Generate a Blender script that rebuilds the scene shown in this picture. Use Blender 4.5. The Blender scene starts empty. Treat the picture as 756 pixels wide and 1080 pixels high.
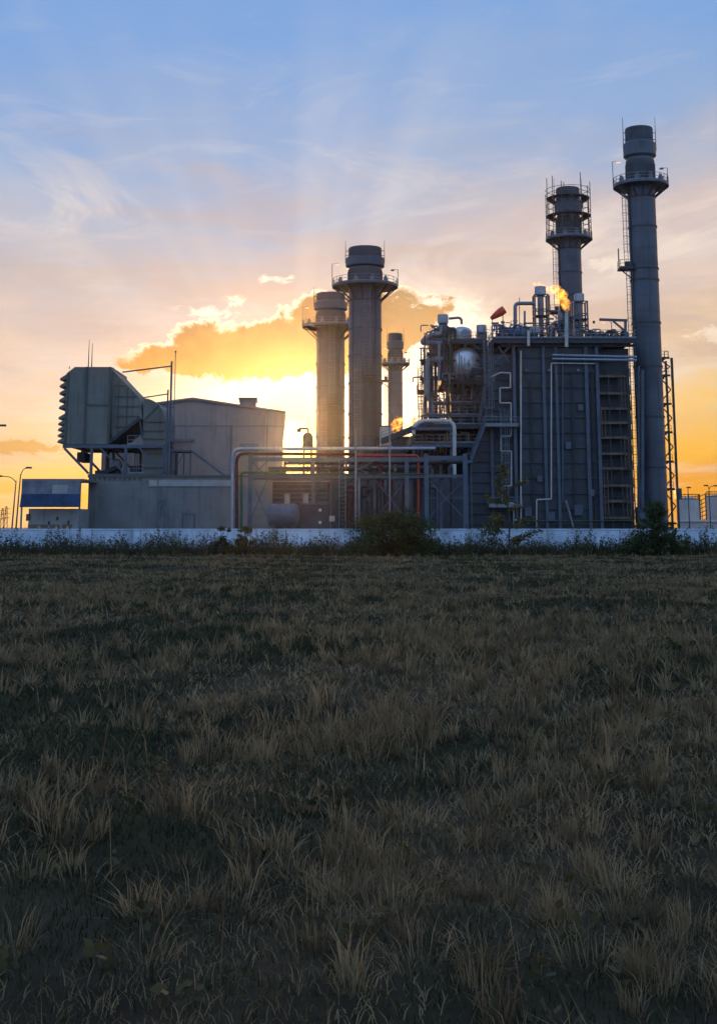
import bpy, math, random
import numpy as np
from mathutils import Vector, Matrix
random.seed(7); rng = np.random.default_rng(7)
R = math.radians
S = bpy.context.scene
COL = S.collection

# ------------------------------------------------------------------ camera
HAZE = .000027
F, CX, CY, HZ, EYE = 1380.0, 378.0, 308.0, 556.0, 2.2      # focal length, axis and horizon of the 756x1080 photograph
T = math.atan((HZ - CY) / F); cT, sT = math.cos(T), math.sin(T)
cam = bpy.data.objects.new('camera', bpy.data.cameras.new('camera')); COL.objects.link(cam)
cam.location = (0, 0, EYE); cam.rotation_euler = (R(90) + T, 0, 0)
cam.data.sensor_fit = 'VERTICAL'; cam.data.sensor_height = 36; cam.data.sensor_width = 36
cam.data.lens = 36 * F / 1080; cam.data.shift_y = -(540 - CY) / 1080
cam.data.clip_start = 0.1; cam.data.clip_end = 9000
S.camera = cam

def ray(px, py):
    dx, dy = (px - CX) / F, (CY - py) / F
    return dx, cT - dy * sT, sT + dy * cT
def X(px, D, py=530):
    a, b, c = ray(px, py); return D * a / b
def Z(py, D):
    a, b, c = ray(CX, py); return EYE + D * c / b
def PT(px, py, D): return (X(px, D, py), D, Z(py, D))
def M(px, D): return px * D / F / 0.99                     # a length in photo pixels at distance D
def AZ(px, py):
    a, b, c = ray(px, py); return math.atan2(a, b)
def EL(px, py):
    a, b, c = ray(px, py); return math.atan2(c, math.hypot(a, b))

# ------------------------------------------------------------------ sky, sun, exposure
SUN_AZ, SUN_EL = AZ(310, 464), EL(310, 464)
W = bpy.data.worlds.new('World'); S.world = W; W.use_nodes = True
nt = W.node_tree; nt.nodes.clear()
def N(t, **k):
    n = nt.nodes.new(t)
    for a, b in k.items(): setattr(n, a, b)
    return n
def L(a, b): nt.links.new(a, b)
def val(s, i):
    if isinstance(s, (int, float)): i.default_value = s
    elif isinstance(s, tuple): i.default_value = s if len(s) == len(i.default_value) else (*s, 1)
    else: L(s, i)
def m(op, a, b=0.0, c=0.0, clamp=False):
    n = N('ShaderNodeMath', operation=op, use_clamp=clamp)
    val(a, n.inputs[0]); val(b, n.inputs[1])
    if op in ('MULTIPLY_ADD', 'SMOOTH_MAX', 'SMOOTH_MIN'): val(c, n.inputs[2])
    return n.outputs[0]
def sstep(x, a, b):
    n = N('ShaderNodeMapRange', interpolation_type='SMOOTHSTEP')
    val(x, n.inputs[0]); n.inputs[1].default_value = a; n.inputs[2].default_value = b
    return n.outputs[0]
def mixc(f, a, b, mode='MIX'):
    n = N('ShaderNodeMix', data_type='RGBA', blend_type=mode); n.clamp_factor = True
    val(f, n.inputs[0]); val(a, n.inputs[6]); val(b, n.inputs[7]); return n.outputs[2]
def ramp(x, stops):
    n = N('ShaderNodeValToRGB'); val(x, n.inputs[0]); cr = n.color_ramp
    while len(cr.elements) < len(stops): cr.elements.new(0.5)
    for e, (p, c) in zip(cr.elements, stops): e.position = p; e.color = (*c, 1)
    return n.outputs[0]
tc = N('ShaderNodeTexCoord'); sp = N('ShaderNodeSeparateXYZ'); L(tc.outputs['Generated'], sp.inputs[0])
az = m('ARCTAN2', sp.outputs[0], sp.outputs[1]); el = m('ARCSINE', sp.outputs[2])
def noise(sx, sy, scale, detail=6, rough=0.55, off=0.0, rot=0.0, dist=0.0):
    cb = N('ShaderNodeCombineXYZ'); L(m('MULTIPLY', az, sx), cb.inputs[0]); L(m('MULTIPLY', el, sy), cb.inputs[1]); cb.inputs[2].default_value = off
    mp = N('ShaderNodeMapping'); mp.inputs[2].default_value = (0, 0, rot); L(cb.outputs[0], mp.inputs[0])
    n = N('ShaderNodeTexNoise'); n.inputs['Scale'].default_value = scale; n.inputs['Detail'].default_value = detail
    n.inputs['Roughness'].default_value = rough; n.inputs['Distortion'].default_value = dist
    L(mp.outputs[0], n.inputs['Vector']); return n.outputs[0]
def blob(px, py, rx, ry):                                  # 1 at the centre of an ellipse of the sky, 0 on its edge
    u = m('DIVIDE', m('SUBTRACT', az, AZ(px, py)), rx / F); v = m('DIVIDE', m('SUBTRACT', el, EL(px, py)), ry / F)
    return m('SUBTRACT', 1.0, m('SQRT', m('ADD', m('MULTIPLY', u, u), m('MULTIPLY', v, v))))
def blobs(*bs):
    r = blob(*bs[0])
    for b in bs[1:]: r = m('SMOOTH_MAX', r, blob(*b), 0.18)
    return r
sky = N('ShaderNodeTexSky', sky_type='NISHITA'); sky.sun_disc = False
sky.sun_elevation = SUN_EL; sky.sun_rotation = SUN_AZ; sky.dust_density = 1.5; sky.air_density = 1.0; sky.ozone_density = 2.0
bg_sky = N('ShaderNodeBackground'); L(sky.outputs[0], bg_sky.inputs[0]); bg_sky.inputs[1].default_value = 0.12
# thin high veil of cloud that takes the colours of the sunset
def cn(n, k): return m('MULTIPLY', m('SUBTRACT', n, .5), k)     # noise centred on zero
wob = cn(noise(1.0, 2.2, 3.2, 5, .55, 1.0), 0.12)
wob2 = cn(noise(1.0, 2.5, 7.5, 9, .62, 4.0, R(-26), .6), 0.11)
side = m('MULTIPLY', m('SUBTRACT', az, -0.05), -0.11)       # the pink reaches higher on the right
ev = m('ADD', m('ADD', m('ADD', el, wob), wob2), side)
veil = ramp(m('DIVIDE', ev, 0.5, clamp=True), [
    (0.00, (.82, .34, .03)), (.06, (.92, .47, .06)), (.13, (.93, .57, .18)), (.21, (.88, .63, .38)), (.29, (.80, .60, .50)),
    (.37, (.66, .54, .53)), (.46, (.47, .49, .61)), (.56, (.30, .44, .71)), (.74, (.215, .40, .76)), (1.0, (.18, .365, .74))])
band = noise(1.0, 7.0, 3.6, 6, .6, 9.0, R(3), .3)          # flat grey bars low in the sky
veil = mixc(m('MULTIPLY', m('MULTIPLY', sstep(band, .47, .66), sstep(el, .36, .12)), .62), veil, (.60, .42, .33))
bank = noise(1.0, 2.6, 4.4, 10, .6, 12.0, R(-14), .9)      # mauve banks and paler gaps higher up
hi = m('MULTIPLY', sstep(el, .05, .12), sstep(el, .33, .20))
veil = mixc(m('MULTIPLY', m('MULTIPLY', sstep(bank, .50, .66), hi), .50), veil, (.56, .46, .46))
veil = mixc(m('MULTIPLY', m('MULTIPLY', sstep(bank, .46, .32), hi), .55), veil, (.98, .82, .68))
streak = noise(1.0, 3.8, 6.5, 10, .66, 2.0, R(-32), 1.0)
veil = mixc(m('MULTIPLY', m('MULTIPLY', sstep(streak, .50, .72), sstep(el, .46, .22)), .34), veil, (.86, .78, .76))
# white glare round the low sun
rays = N('ShaderNodeTexNoise', noise_dimensions='1D'); rays.inputs['Scale'].default_value = 4.0; rays.inputs['Detail'].default_value = 1.5
L(m('ARCTAN2', m('SUBTRACT', az, SUN_AZ), m('MAXIMUM', m('SUBTRACT', el, SUN_EL), .001)), rays.inputs['W'])
veil = mixc(m('MULTIPLY', m('MULTIPLY', sstep(rays.outputs[0], .38, .78), sstep(el, .08, .2)), m('MULTIPLY', sstep(el, .46, .25), .17)), veil, (1.0, .90, .78))
du, dv = m('SUBTRACT', az, SUN_AZ), m('SUBTRACT', el, SUN_EL)
sd = m('SQRT', m('ADD', m('MULTIPLY', du, du), m('MULTIPLY', dv, dv)))
gl = blobs((330, 432, 175, 62), (400, 400, 130, 90), (470, 365, 70, 62), (300, 470, 120, 70))
glare = sstep(m('ADD', gl, cn(noise(1, 1.6, 11, 8, .6, 3.0), 1.6)), -.25, .6)
veil = mixc(m('MULTIPLY', glare, .95), veil, (1.35, 1.15, .92))
veil = mixc(m('MULTIPLY', sstep(sd, .056, .016), .92), veil, (1.10, .58, .11))   # the air right round the sun is orange
# backlit cumulus
nA = cn(noise(1, 1.1, 22, 10, .64, 6.0, 0, .35), 5.0)
nB = cn(noise(1, 1.2, 60, 8, .62, 16.0, 0, .3), 3.0)
nz = m('ADD', m('MULTIPLY', nA, .55), m('MULTIPLY', nB, .22))
fld1 = blobs((185, 381, 60, 22), (235, 368, 66, 36), (290, 366, 64, 36), (340, 352, 60, 46), (395, 350, 60, 46), (428, 340, 42, 40), (462, 326, 34, 18))
slope = m('MULTIPLY', m('MAXIMUM', m('SUBTRACT', az, AZ(402, 380)), 0.0), 1.05)
base1 = m('SUBTRACT', el, m('ADD', m('ADD', cn(noise(1, 1, 20, 6, .62, 8.0), .022), EL(300, 398)), slope))
fld1 = m('MINIMUM', m('MULTIPLY', fld1, 1.6), m('MULTIPLY_ADD', base1, 60.0, .25))
f1 = m('ADD', fld1, nz); mk1 = sstep(f1, .02, .26)
up1 = sstep(base1, .0, .045)
body = mixc(up1, (.74, .25, .015), (.40, .18, .06))
body = mixc(m('MULTIPLY', sstep(m('ADD', nA, nB), .25, -.7), .4), body, (.76, .34, .07))
body = mixc(m('MULTIPLY', sstep(az, AZ(385, 350), AZ(440, 350)), .6), body, (.50, .33, .16))
rim = m('MULTIPLY', sstep(f1, .46, .12), m('MULTIPLY', sstep(base1, .004, .02), sstep(sd, .24, .10)))
body = mixc(rim, body, (1.4, 1.2, .92))
skyc = mixc(m('MULTIPLY', mk1, .96), veil, body)
fld2 = blobs((222, 330, 34, 10), (250, 318, 16, 8), (290, 294, 26, 5), (486, 322, 24, 14), (455, 316, 34, 10), (495, 345, 26, 18))
nC = cn(noise(1.0, 2.0, 75, 9, .66, 21.0, R(-24), .8), 5.0)
f2 = m('ADD', m('MULTIPLY', fld2, .8), m('MULTIPLY', nC, .62)); mk2 = sstep(f2, .05, .8)
skyc = mixc(m('MULTIPLY', m('MULTIPLY', mk2, sstep(fld2, -.9, -.1)), .92), skyc, (1.2, 1.05, .86))
fld4 = blobs((636, 279, 26, 8), (760, 352, 40, 10))
mk4 = sstep(m('ADD', fld4, m('MULTIPLY', nC, .7)), .1, .8)
skyc = mixc(m('MULTIPLY', m('MULTIPLY', mk4, sstep(fld4, -.8, 0)), .6), skyc, (1.02, .88, .72))
fld3 = blobs((10, 471, 75, 9), (-40, 466, 60, 10))
mk3 = sstep(m('ADD', m('MULTIPLY', fld3, .9), m('MULTIPLY', nC, .45)), .0, .4)
skyc = mixc(m('MULTIPLY', m('MULTIPLY', mk3, sstep(fld3, -.5, 0)), .8), skyc, (.66, .32, .07))
back = sstep(m('ABSOLUTE', az), 0.9, 1.9)                   # away from the sunset the dusk sky is plain blue
skyc = mixc(back, skyc, ramp(m('DIVIDE', el, 1.2, clamp=True), [(0, (.56, .78, 1.18)), (.4, (.46, .73, 1.25)), (1, (.34, .58, 1.1))]))
core = m('ADD', m('MULTIPLY', m('POWER', 2.718, m('MULTIPLY', m('MULTIPLY', sd, sd), -19000.0)), 10.0),
         m('MULTIPLY', m('POWER', 2.718, m('MULTIPLY', sd, -30.0)), .25))
cc = N('ShaderNodeMix', data_type='RGBA', blend_type='ADD'); cc.inputs[0].default_value = 1.0
sc_ = N('ShaderNodeVectorMath', operation='SCALE'); sc_.inputs[0].default_value = (1.0, .66, .24); L(core, sc_.inputs['Scale'])
L(skyc, cc.inputs[6]); L(sc_.outputs[0], cc.inputs[7])
bg_cl = N('ShaderNodeBackground'); L(cc.outputs[2], bg_cl.inputs[0]); bg_cl.inputs[1].default_value = 1.0
mx = N('ShaderNodeMixShader'); mx.inputs[0].default_value = 0.92; L(bg_sky.outputs[0], mx.inputs[1]); L(bg_cl.outputs[0], mx.inputs[2])
wo = N('ShaderNodeOutputWorld'); L(mx.outputs[0], wo.inputs[0])
W.cycles.sampling_method = 'MANUAL'; W.cycles.sample_map_resolution = 1024

sun = bpy.data.objects.new('sun', bpy.data.lights.new('sun', 'SUN')); COL.objects.link(sun)
sun.data.energy = 4.5; sun.data.angle = R(0.5); sun.data.color = (1.0, .5, .16)
sdir = Vector((math.sin(SUN_AZ) * math.cos(SUN_EL), math.cos(SUN_AZ) * math.cos(SUN_EL), math.sin(SUN_EL)))
sun.rotation_euler = sdir.to_track_quat('Z', 'Y').to_euler(); sun.location = (0, 0, 120)
S.render.engine = 'CYCLES'
S.view_settings.view_transform = 'Standard'; S.view_settings.look = 'None'; S.view_settings.gamma = 1
S.view_settings.use_curve_mapping = False; S.view_settings.exposure = 0.0
S.cycles.max_bounces = 6; S.cycles.diffuse_bounces = 3; S.cycles.glossy_bounces = 3; S.cycles.volume_bounces = 0
S.cycles.use_denoising = True; S.cycles.caustics_reflective = False; S.cycles.caustics_refractive = False

# ------------------------------------------------------------------ materials
def mat(name, col, rough=.6, metal=0.0, vary=.25, scale=.6, streak=.0, rust=0.0, bump=.0, bscale=20, spec=.35, dark=(.03, .022, .015)):
    mt = bpy.data.materials.new(name); mt.use_nodes = True; t = mt.node_tree; t.nodes.clear()
    def n(ty, **k):
        q = t.nodes.new(ty)
        for a, b in k.items(): setattr(q, a, b)
        return q
    def tex(sc, det, vec, ro=.6):
        q = n('ShaderNodeTexNoise'); q.inputs['Scale'].default_value = sc; q.inputs['Detail'].default_value = det; q.inputs['Roughness'].default_value = ro
        t.links.new(vec, q.inputs['Vector']); return q.outputs[0]
    def mx(f, a, b):
        q = n('ShaderNodeMix', data_type='RGBA')
        for s, v in ((q.inputs[0], f), (q.inputs[6], a), (q.inputs[7], b)):
            if hasattr(v, 'is_output'): t.links.new(v, s)
            else: s.default_value = v if isinstance(v, float) else (*v, 1)
        return q.outputs[2]
    def mr(x, a, b, c=0., d=1.):
        q = n('ShaderNodeMapRange'); t.links.new(x, q.inputs[0])
        for i, v in enumerate((a, b, c, d)): q.inputs[i + 1].default_value = v
        return q.outputs[0]
    g = n('ShaderNodeNewGeometry')
    c = mx(mr(tex(scale, 6, g.outputs['Position']), .35, .65), tuple(x * (1 - vary) for x in col), tuple(min(1, x * (1 + vary)) for x in col))
    if streak:
        mp = n('ShaderNodeMapping'); mp.inputs[3].default_value = (1.3, 1.3, .07); t.links.new(g.outputs['Position'], mp.inputs[0])
        c = mx(mr(tex(1.6, 7, mp.outputs[0], .7), .52, .72, 0., streak), c, dark)
    if rust:
        c = mx(mr(tex(2.2, 9, g.outputs['Position'], .75), .58, .66, 0., rust), c, (.16, .06, .022))
    b = n('ShaderNodeBsdfPrincipled'); t.links.new(c, b.inputs['Base Color'])
    b.inputs['Metallic'].default_value = metal; b.inputs['Specular IOR Level'].default_value = spec
    t.links.new(mr(tex(scale * 3, 4, g.outputs['Position']), .3, .7, max(.05, rough - .1), min(1, rough + .1)), b.inputs['Roughness'])
    if bump:
        bp = n('ShaderNodeBump'); bp.inputs['Strength'].default_value = bump; bp.inputs['Distance'].default_value = .05
        t.links.new(tex(bscale, 5, g.outputs['Position']), bp.inputs['Height']); t.links.new(bp.outputs[0], b.inputs['Normal'])
    o = n('ShaderNodeOutputMaterial'); t.links.new(b.outputs[0], o.inputs[0]); return mt
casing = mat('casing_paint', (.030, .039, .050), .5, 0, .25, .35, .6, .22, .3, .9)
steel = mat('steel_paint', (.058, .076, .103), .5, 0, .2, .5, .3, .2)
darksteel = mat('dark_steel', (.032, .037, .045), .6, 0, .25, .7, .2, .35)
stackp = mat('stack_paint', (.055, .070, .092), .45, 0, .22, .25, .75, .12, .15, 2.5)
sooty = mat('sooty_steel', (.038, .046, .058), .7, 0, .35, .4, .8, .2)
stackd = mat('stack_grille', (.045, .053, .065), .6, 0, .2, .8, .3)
galv = mat('galvanised_steel', (.15, .165, .185), .45, .3, .2, 1.0, .3, .2)
alu = mat('aluminium_cladding', (.22, .23, .25), .38, .7, .12, .8, .12)
silver = mat('silver_pipe_cladding', (.22, .25, .30), .38, .55, .1, .8, .15)
rusty = mat('rusty_scaffold', (.11, .075, .05), .8, 0, .4, 1.4, .2, .5)
white = mat('white_pipe_paint', (.40, .385, .345), .5, 0, .12, 1.0, .25)
redp = mat('red_pipe_paint', (.26, .035, .02), .45, 0, .2, 1.0, .25)
brownp = mat('brown_red_pipe_paint', (.075, .02, .016), .5, 0, .2, 1.0, .3)
greenp = mat('green_pipe_paint', (.02, .075, .03), .5, 0, .2, 1.0, .25)
filterp = mat('filter_house_paint', (.12, .125, .108), .55, 0, .16, .3, .6, .25, .12, 1.5)
filterd = mat('filter_trim_paint', (.07, .073, .062), .6, 0, .15, .5, .3, .2)
hallp = mat('hall_cladding', (.27, .22, .195), .5, 0, .12, .2, .4, .08)
hallt = mat('hall_trim', (.17, .15, .14), .5, 0, .1, .3, .2)
concrete = mat('grey_render', (.155, .16, .155), .85, 0, .14, .35, .45, 0, .2, 14)
pale = mat('pale_flashing', (.27, .27, .26), .6, 0, .15, .6, .3)
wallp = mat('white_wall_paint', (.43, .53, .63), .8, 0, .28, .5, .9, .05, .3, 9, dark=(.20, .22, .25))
bluep = mat('blue_fabric', (.012, .034, .085), .7, 0, .3, .6, .25)
signp = mat('weathered_fascia', (.13, .14, .17), .6, 0, .5, .5, .4)
glass = mat('dark_glass', (.02, .025, .03), .1, 0, .1, 1, spec=.6)
sockp = mat('red_windsock_fabric', (.55, .06, .025), .8, 0, .15, 2)
tankp = mat('tank_paint', (.42, .40, .38), .6, 0, .1, .3, .3)
yellow = mat('orange_paint', (.6, .22, .03), .5, 0, .1, 2)
bluem = mat('blue_motor_paint', (.06, .11, .22), .4, 0, .2, 2, .2)
bark = mat('bark', (.06, .045, .03), .9, 0, .3, 4)
soil = mat('field_soil', (.05, .037, .022), 1.0, 0, .45, .35, 0, 0, .5, 6, spec=.02)
gravel = mat('yard_gravel', (.13, .12, .11), .95, 0, .3, .5, 0, 0, .5, 9)

def leafmat(name, a, b, sc):
    mt = bpy.data.materials.new(name); mt.use_nodes = True; t = mt.node_tree; t.nodes.clear()
    g = t.nodes.new('ShaderNodeNewGeometry'); q = t.nodes.new('ShaderNodeTexNoise'); q.inputs['Scale'].default_value = sc; q.inputs['Detail'].default_value = 4
    t.links.new(g.outputs['Position'], q.inputs['Vector'])
    r = t.nodes.new('ShaderNodeValToRGB'); r.color_ramp.elements[0].position = .35; r.color_ramp.elements[1].position = .66
    r.color_ramp.elements[0].color = (*a, 1); r.color_ramp.elements[1].color = (*b, 1); t.links.new(q.outputs[0], r.inputs[0])
    d = t.nodes.new('ShaderNodeBsdfPrincipled'); d.inputs['Roughness'].default_value = .7; d.inputs['Specular IOR Level'].default_value = .2
    tr = t.nodes.new('ShaderNodeBsdfTranslucent'); s = t.nodes.new('ShaderNodeMixShader'); s.inputs[0].default_value = .3
    o = t.nodes.new('ShaderNodeOutputMaterial')
    t.links.new(r.outputs[0], d.inputs['Base Color']); t.links.new(r.outputs[0], tr.inputs[0])
    t.links.new(d.outputs[0], s.inputs[1]); t.links.new(tr.outputs[0], s.inputs[2]); t.links.new(s.outputs[0], o.inputs[0]); return mt
bushleaf = leafmat('bush_leaves', (.022, .033, .012), (.09, .095, .03), 1.2)
grassm = leafmat('dry_grass', (.085, .058, .03), (.31, .22, .11), 2.6)
greengrass = leafmat('green_grass', (.018, .026, .010), (.05, .055, .022), 1.7)
treeleaf = leafmat('tree_leaves', (.030, .046, .016), (.075, .10, .034), 1.0)
weedleaf = leafmat('weed_leaves', (.030, .036, .014), (.11, .085, .035), .8)
yelleaf = leafmat('yellowing_leaves', (.05, .05, .015), (.16, .12, .035), 1.2)
def plumemat():  # orange plume with its glow put in as volume emission
    mt = bpy.data.materials.new('plume_glow'); mt.use_nodes = True; t = mt.node_tree; t.nodes.clear()
    g = t.nodes.new('ShaderNodeNewGeometry'); q = t.nodes.new('ShaderNodeTexNoise'); q.inputs['Scale'].default_value = 1.7; q.inputs['Detail'].default_value = 8
    q.inputs['Distortion'].default_value = .8
    t.links.new(g.outputs['Position'], q.inputs['Vector'])
    r = t.nodes.new('ShaderNodeMapRange'); r.inputs[1].default_value = .42; r.inputs[2].default_value = .66; r.inputs[3].default_value = 0.06; r.inputs[4].default_value = 3.6
    t.links.new(q.outputs[0], r.inputs[0])
    e = t.nodes.new('ShaderNodeEmission'); e.inputs[0].default_value = (1.0, .40, .045, 1); t.links.new(r.outputs[0], e.inputs[1])
    ab = t.nodes.new('ShaderNodeVolumeAbsorption'); ab.inputs[0].default_value = (.6, .3, .1, 1); ab.inputs[1].default_value = .35
    ad = t.nodes.new('ShaderNodeAddShader'); t.links.new(e.outputs[0], ad.inputs[0]); t.links.new(ab.outputs[0], ad.inputs[1])
    o = t.nodes.new('ShaderNodeOutputMaterial'); t.links.new(ad.outputs[0], o.inputs['Volume']); return mt
plumem = plumemat()
lampm = bpy.data.materials.new('sodium_lamp'); lampm.use_nodes = True
lampm.node_tree.nodes['Principled BSDF'].inputs['Emission Color'].default_value = (1, .45, .08, 1)
lampm.node_tree.nodes['Principled BSDF'].inputs['Emission Strength'].default_value = 1.2

# ------------------------------------------------------------------ mesh helpers
def link(o, parent=None):
    COL.objects.link(o)
    if parent is not None: o.parent = parent
    return o
def tag(o, label=None, cat=None, group=None, kind=None):
    for k, v in (('label', label), ('category', cat), ('group', group), ('kind', kind)):
        if v: o[k] = v
    return o
def thing(name, label, cat, loc=(0, 0, 0), group=None, rz=0):
    o = bpy.data.objects.new(name, None); link(o); o.location = loc; o.rotation_euler = (0, 0, rz); o.empty_display_size = .5
    return tag(o, label, cat, group)
def copy_tree(o, loc=None, parent=None, label=None):
    c = o.copy(); COL.objects.link(c)
    if parent is not None: c.parent = parent
    if loc is not None: c.location = loc
    if label: c['label'] = label
    for ch in [k for k in bpy.data.objects if k.parent == o]: copy_tree(ch, None, c)
    return c
def absloc(o):
    v = Vector((0, 0, 0))
    while o is not None: v += o.location; o = o.parent
    return v
class MB:
    def __init__(s): s.v = []; s.f = []
    def add(s, vs, fs):
        b = len(s.v); s.v += [tuple(p) for p in vs]; s.f += [tuple(b + i for i in q) for q in fs]; return s
    def box(s, x0, x1, y0, y1, z0, z1):
        x0, x1 = sorted((x0, x1)); y0, y1 = sorted((y0, y1)); z0, z1 = sorted((z0, z1))
        return s.add([(x0, y0, z0), (x1, y0, z0), (x1, y1, z0), (x0, y1, z0), (x0, y0, z1), (x1, y0, z1), (x1, y1, z1), (x0, y1, z1)],
                     [(0, 3, 2, 1), (4, 5, 6, 7), (0, 1, 5, 4), (1, 2, 6, 5), (2, 3, 7, 6), (3, 0, 4, 7)])
    def beam(s, p, q, w, h=None):
        h = h or w; p = Vector(p); q = Vector(q); d = (q - p).normalized()
        u = Vector((0, 0, 1)) if abs(d.z) < .95 else Vector((0, 1, 0))
        a = d.cross(u).normalized() * w / 2; b = a.cross(d).normalized() * h / 2
        vs = [p - a - b, p + a - b, p + a + b, p - a + b, q - a - b, q + a - b, q + a + b, q - a + b]
        return s.add(vs, [(0, 3, 2, 1), (4, 5, 6, 7), (0, 1, 5, 4), (1, 2, 6, 5), (2, 3, 7, 6), (3, 0, 4, 7)])
    def tube(s, pts, r, seg=8, bend=0.0):
        pts = [Vector(p) for p in pts]
        if bend and len(pts) > 2:
            out = [pts[0]]
            for i in range(1, len(pts) - 1):
                a, b, c = pts[i - 1], pts[i], pts[i + 1]
                k = min(bend, (a - b).length * .49, (c - b).length * .49)
                p0 = b + (a - b).normalized() * k; p1 = b + (c - b).normalized() * k
                for j in range(6):
                    t = j / 5; out.append(p0 * (1 - t) ** 2 + b * 2 * t * (1 - t) + p1 * t * t)
            out.append(pts[-1]); pts = out
        rr = r if isinstance(r, (list, tuple)) else [r] * len(pts)
        d = (pts[1] - pts[0]).normalized(); u = d.orthogonal().normalized(); vs = []; fs = []
        for i, p in enumerate(pts):
            t = (pts[min(i + 1, len(pts) - 1)] - pts[max(i - 1, 0)]).normalized()
            u = (u - t * u.dot(t)).normalized(); w = t.cross(u)
            for k in range(seg):
                a = 2 * math.pi * k / seg; vs.append(p + (u * math.cos(a) + w * math.sin(a)) * rr[i])
        for i in range(len(pts) - 1):
            for k in range(seg):
                k2 = (k + 1) % seg; fs.append((i * seg + k, i * seg + k2, (i + 1) * seg + k2, (i + 1) * seg + k))
        fs.append(tuple(range(seg))[::-1]); fs.append(tuple((len(pts) - 1) * seg + k for k in range(seg)))
        return s.add(vs, fs)
    def lathe(s, c, prof, seg=32, axis='Z'):
        vs = []; fs = []
        for r, z in prof:
            for k in range(seg):
                a = 2 * math.pi * k / seg; p = (r * math.cos(a), r * math.sin(a), z)
                if axis == 'Y': p = (p[0], p[2], p[1])
                if axis == 'X': p = (p[2], p[0], p[1])
                vs.append((c[0] + p[0], c[1] + p[1], c[2] + p[2]))
        for i in range(len(prof) - 1):
            for k in range(seg):
                k2 = (k + 1) % seg; fs.append((i * seg + k, i * seg + k2, (i + 1) * seg + k2, (i + 1) * seg + k))
        fs.append(tuple(range(seg))[::-1]); fs.append(tuple((len(prof) - 1) * seg + k for k in range(seg)))
        return s.add(vs, fs)
    def prism(s, poly, y0, y1):                             # outline in x, z pushed back along y
        n = len(poly); vs = [(x, y0, z) for x, z in poly] + [(x, y1, z) for x, z in poly]
        return s.add(vs, [tuple(range(n)), tuple(range(n, 2 * n))[::-1]] + [(i, i + n, (i + 1) % n + n, (i + 1) % n) for i in range(n)])
    def rail(s, pts, h=1.1, step=1.6, r=.035):
        for a, b in zip(pts[:-1], pts[1:]):
            a = Vector(a); b = Vector(b); n = max(1, round((b - a).length / step)); up = Vector((0, 0, 1))
            for k in range(n + 1):
                p = a.lerp(b, k / n); s.beam(p, p + up * h, r * 1.6)
            for q in (h, h * .55): s.beam(a + up * q, b + up * q, r * 1.6)
            s.beam(a + up * .1, b + up * .1, .03, .2)
        return s
    def ladder(s, x, y, z0, z1, w=.5, cage=True, r=.035):
        for sx in (-1, 1): s.beam((x + sx * w / 2, y, z0), (x + sx * w / 2, y, z1), r * 2)
        z = z0
        while z < z1: s.beam((x - w / 2, y, z), (x + w / 2, y, z), r); z += .45
        if cage:
            z = z0 + 2.3
            while z < z1 + .6:
                pts = [(x - w * .7, y, z), (x - w * .75, y - .5, z), (x - w * .3, y - .75, z), (x + w * .3, y - .75, z), (x + w * .75, y - .5, z), (x + w * .7, y, z)]
                s.tube(pts, r, 5); z += 1.2
            for ax, ay in ((-w * .75, -.5), (0, -.76), (w * .75, -.5)): s.beam((x + ax, y + ay, z0 + 2.3), (x + ax, y + ay, z1 + .6), r * 1.4)
        return s
    def build(s, name, mt, parent=None, label=None, cat=None, group=None, kind=None, smooth=True, loc=None):
        off = absloc(parent) if parent is not None else Vector(loc or (0, 0, 0))
        me = bpy.data.meshes.new(name); me.from_pydata([(a - off.x, b - off.y, c - off.z) for a, b, c in s.v], [], s.f)
        me.validate(); me.materials.append(mt)
        if smooth:
            me.polygons.foreach_set('use_smooth', [True] * len(me.polygons)); me.set_sharp_from_angle(angle=R(38))
        o = bpy.data.objects.new(name, me); link(o, parent)
        if parent is None: o.location = off
        return tag(o, label, cat, group, kind)
def arr_mesh(name, V, Fq, mt, parent=None, **k):            # numpy vertices and equal-sized faces
    off = absloc(parent) if parent is not None else Vector((0, 0, 0))
    V = np.asarray(V, dtype=np.float32) - np.array(off, dtype=np.float32); Fq = np.asarray(Fq, dtype=np.int32); n = Fq.shape[1]
    me = bpy.data.meshes.new(name); me.vertices.add(len(V)); me.vertices.foreach_set('co', V.ravel())
    me.loops.add(Fq.size); me.loops.foreach_set('vertex_index', Fq.ravel())
    me.polygons.add(len(Fq)); me.polygons.foreach_set('loop_start', np.arange(0, Fq.size, n, dtype=np.int32))
    me.update(calc_edges=True); me.validate(); me.materials.append(mt)
    o = bpy.data.objects.new(name, me); link(o, parent); return tag(o, **k)

# ------------------------------------------------------------------ ground
def sheet(name, x0, x1, y0, y1, z, mt):
    MB().add([(x0, y0, z), (x1, y0, z), (x1, y1, z), (x0, y1, z)], [(0, 1, 2, 3)]).build(name, mt, kind='structure', smooth=False)
def gz(x, y):
    f = np.clip((101 - y) / 30, 0, 1) * np.clip((220 - np.abs(x)) / 60, 0, 1)
    return f * (.10 * np.sin(.31 * x + .8 + .1 * y) * np.sin(.21 * y + .5) + .06 * np.sin(.83 * x + .37 * y) + .035 * np.sin(1.9 * x - .9 * y + 1) - .04)
gx = np.concatenate([[-2500, -900, -400], np.arange(-220, -40, 12), np.arange(-40, 40.1, .6), np.arange(52, 221, 12), [400, 900, 2500]])
gy = np.concatenate([[-200, -60, -10], np.arange(0, 103, .6), [110, 200, 400, 900, 2500, 6000]])
GX, GY = np.meshgrid(gx, gy); GV = np.stack([GX, GY, gz(GX, GY)], 2).reshape(-1, 3)
ii = np.arange(len(gy) - 1)[:, None] * len(gx) + np.arange(len(gx) - 1)[None, :]
arr_mesh('ground', GV, np.stack([ii, ii + 1, ii + 1 + len(gx), ii + len(gx)], 2).reshape(-1, 4), soil, kind='structure')
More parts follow.
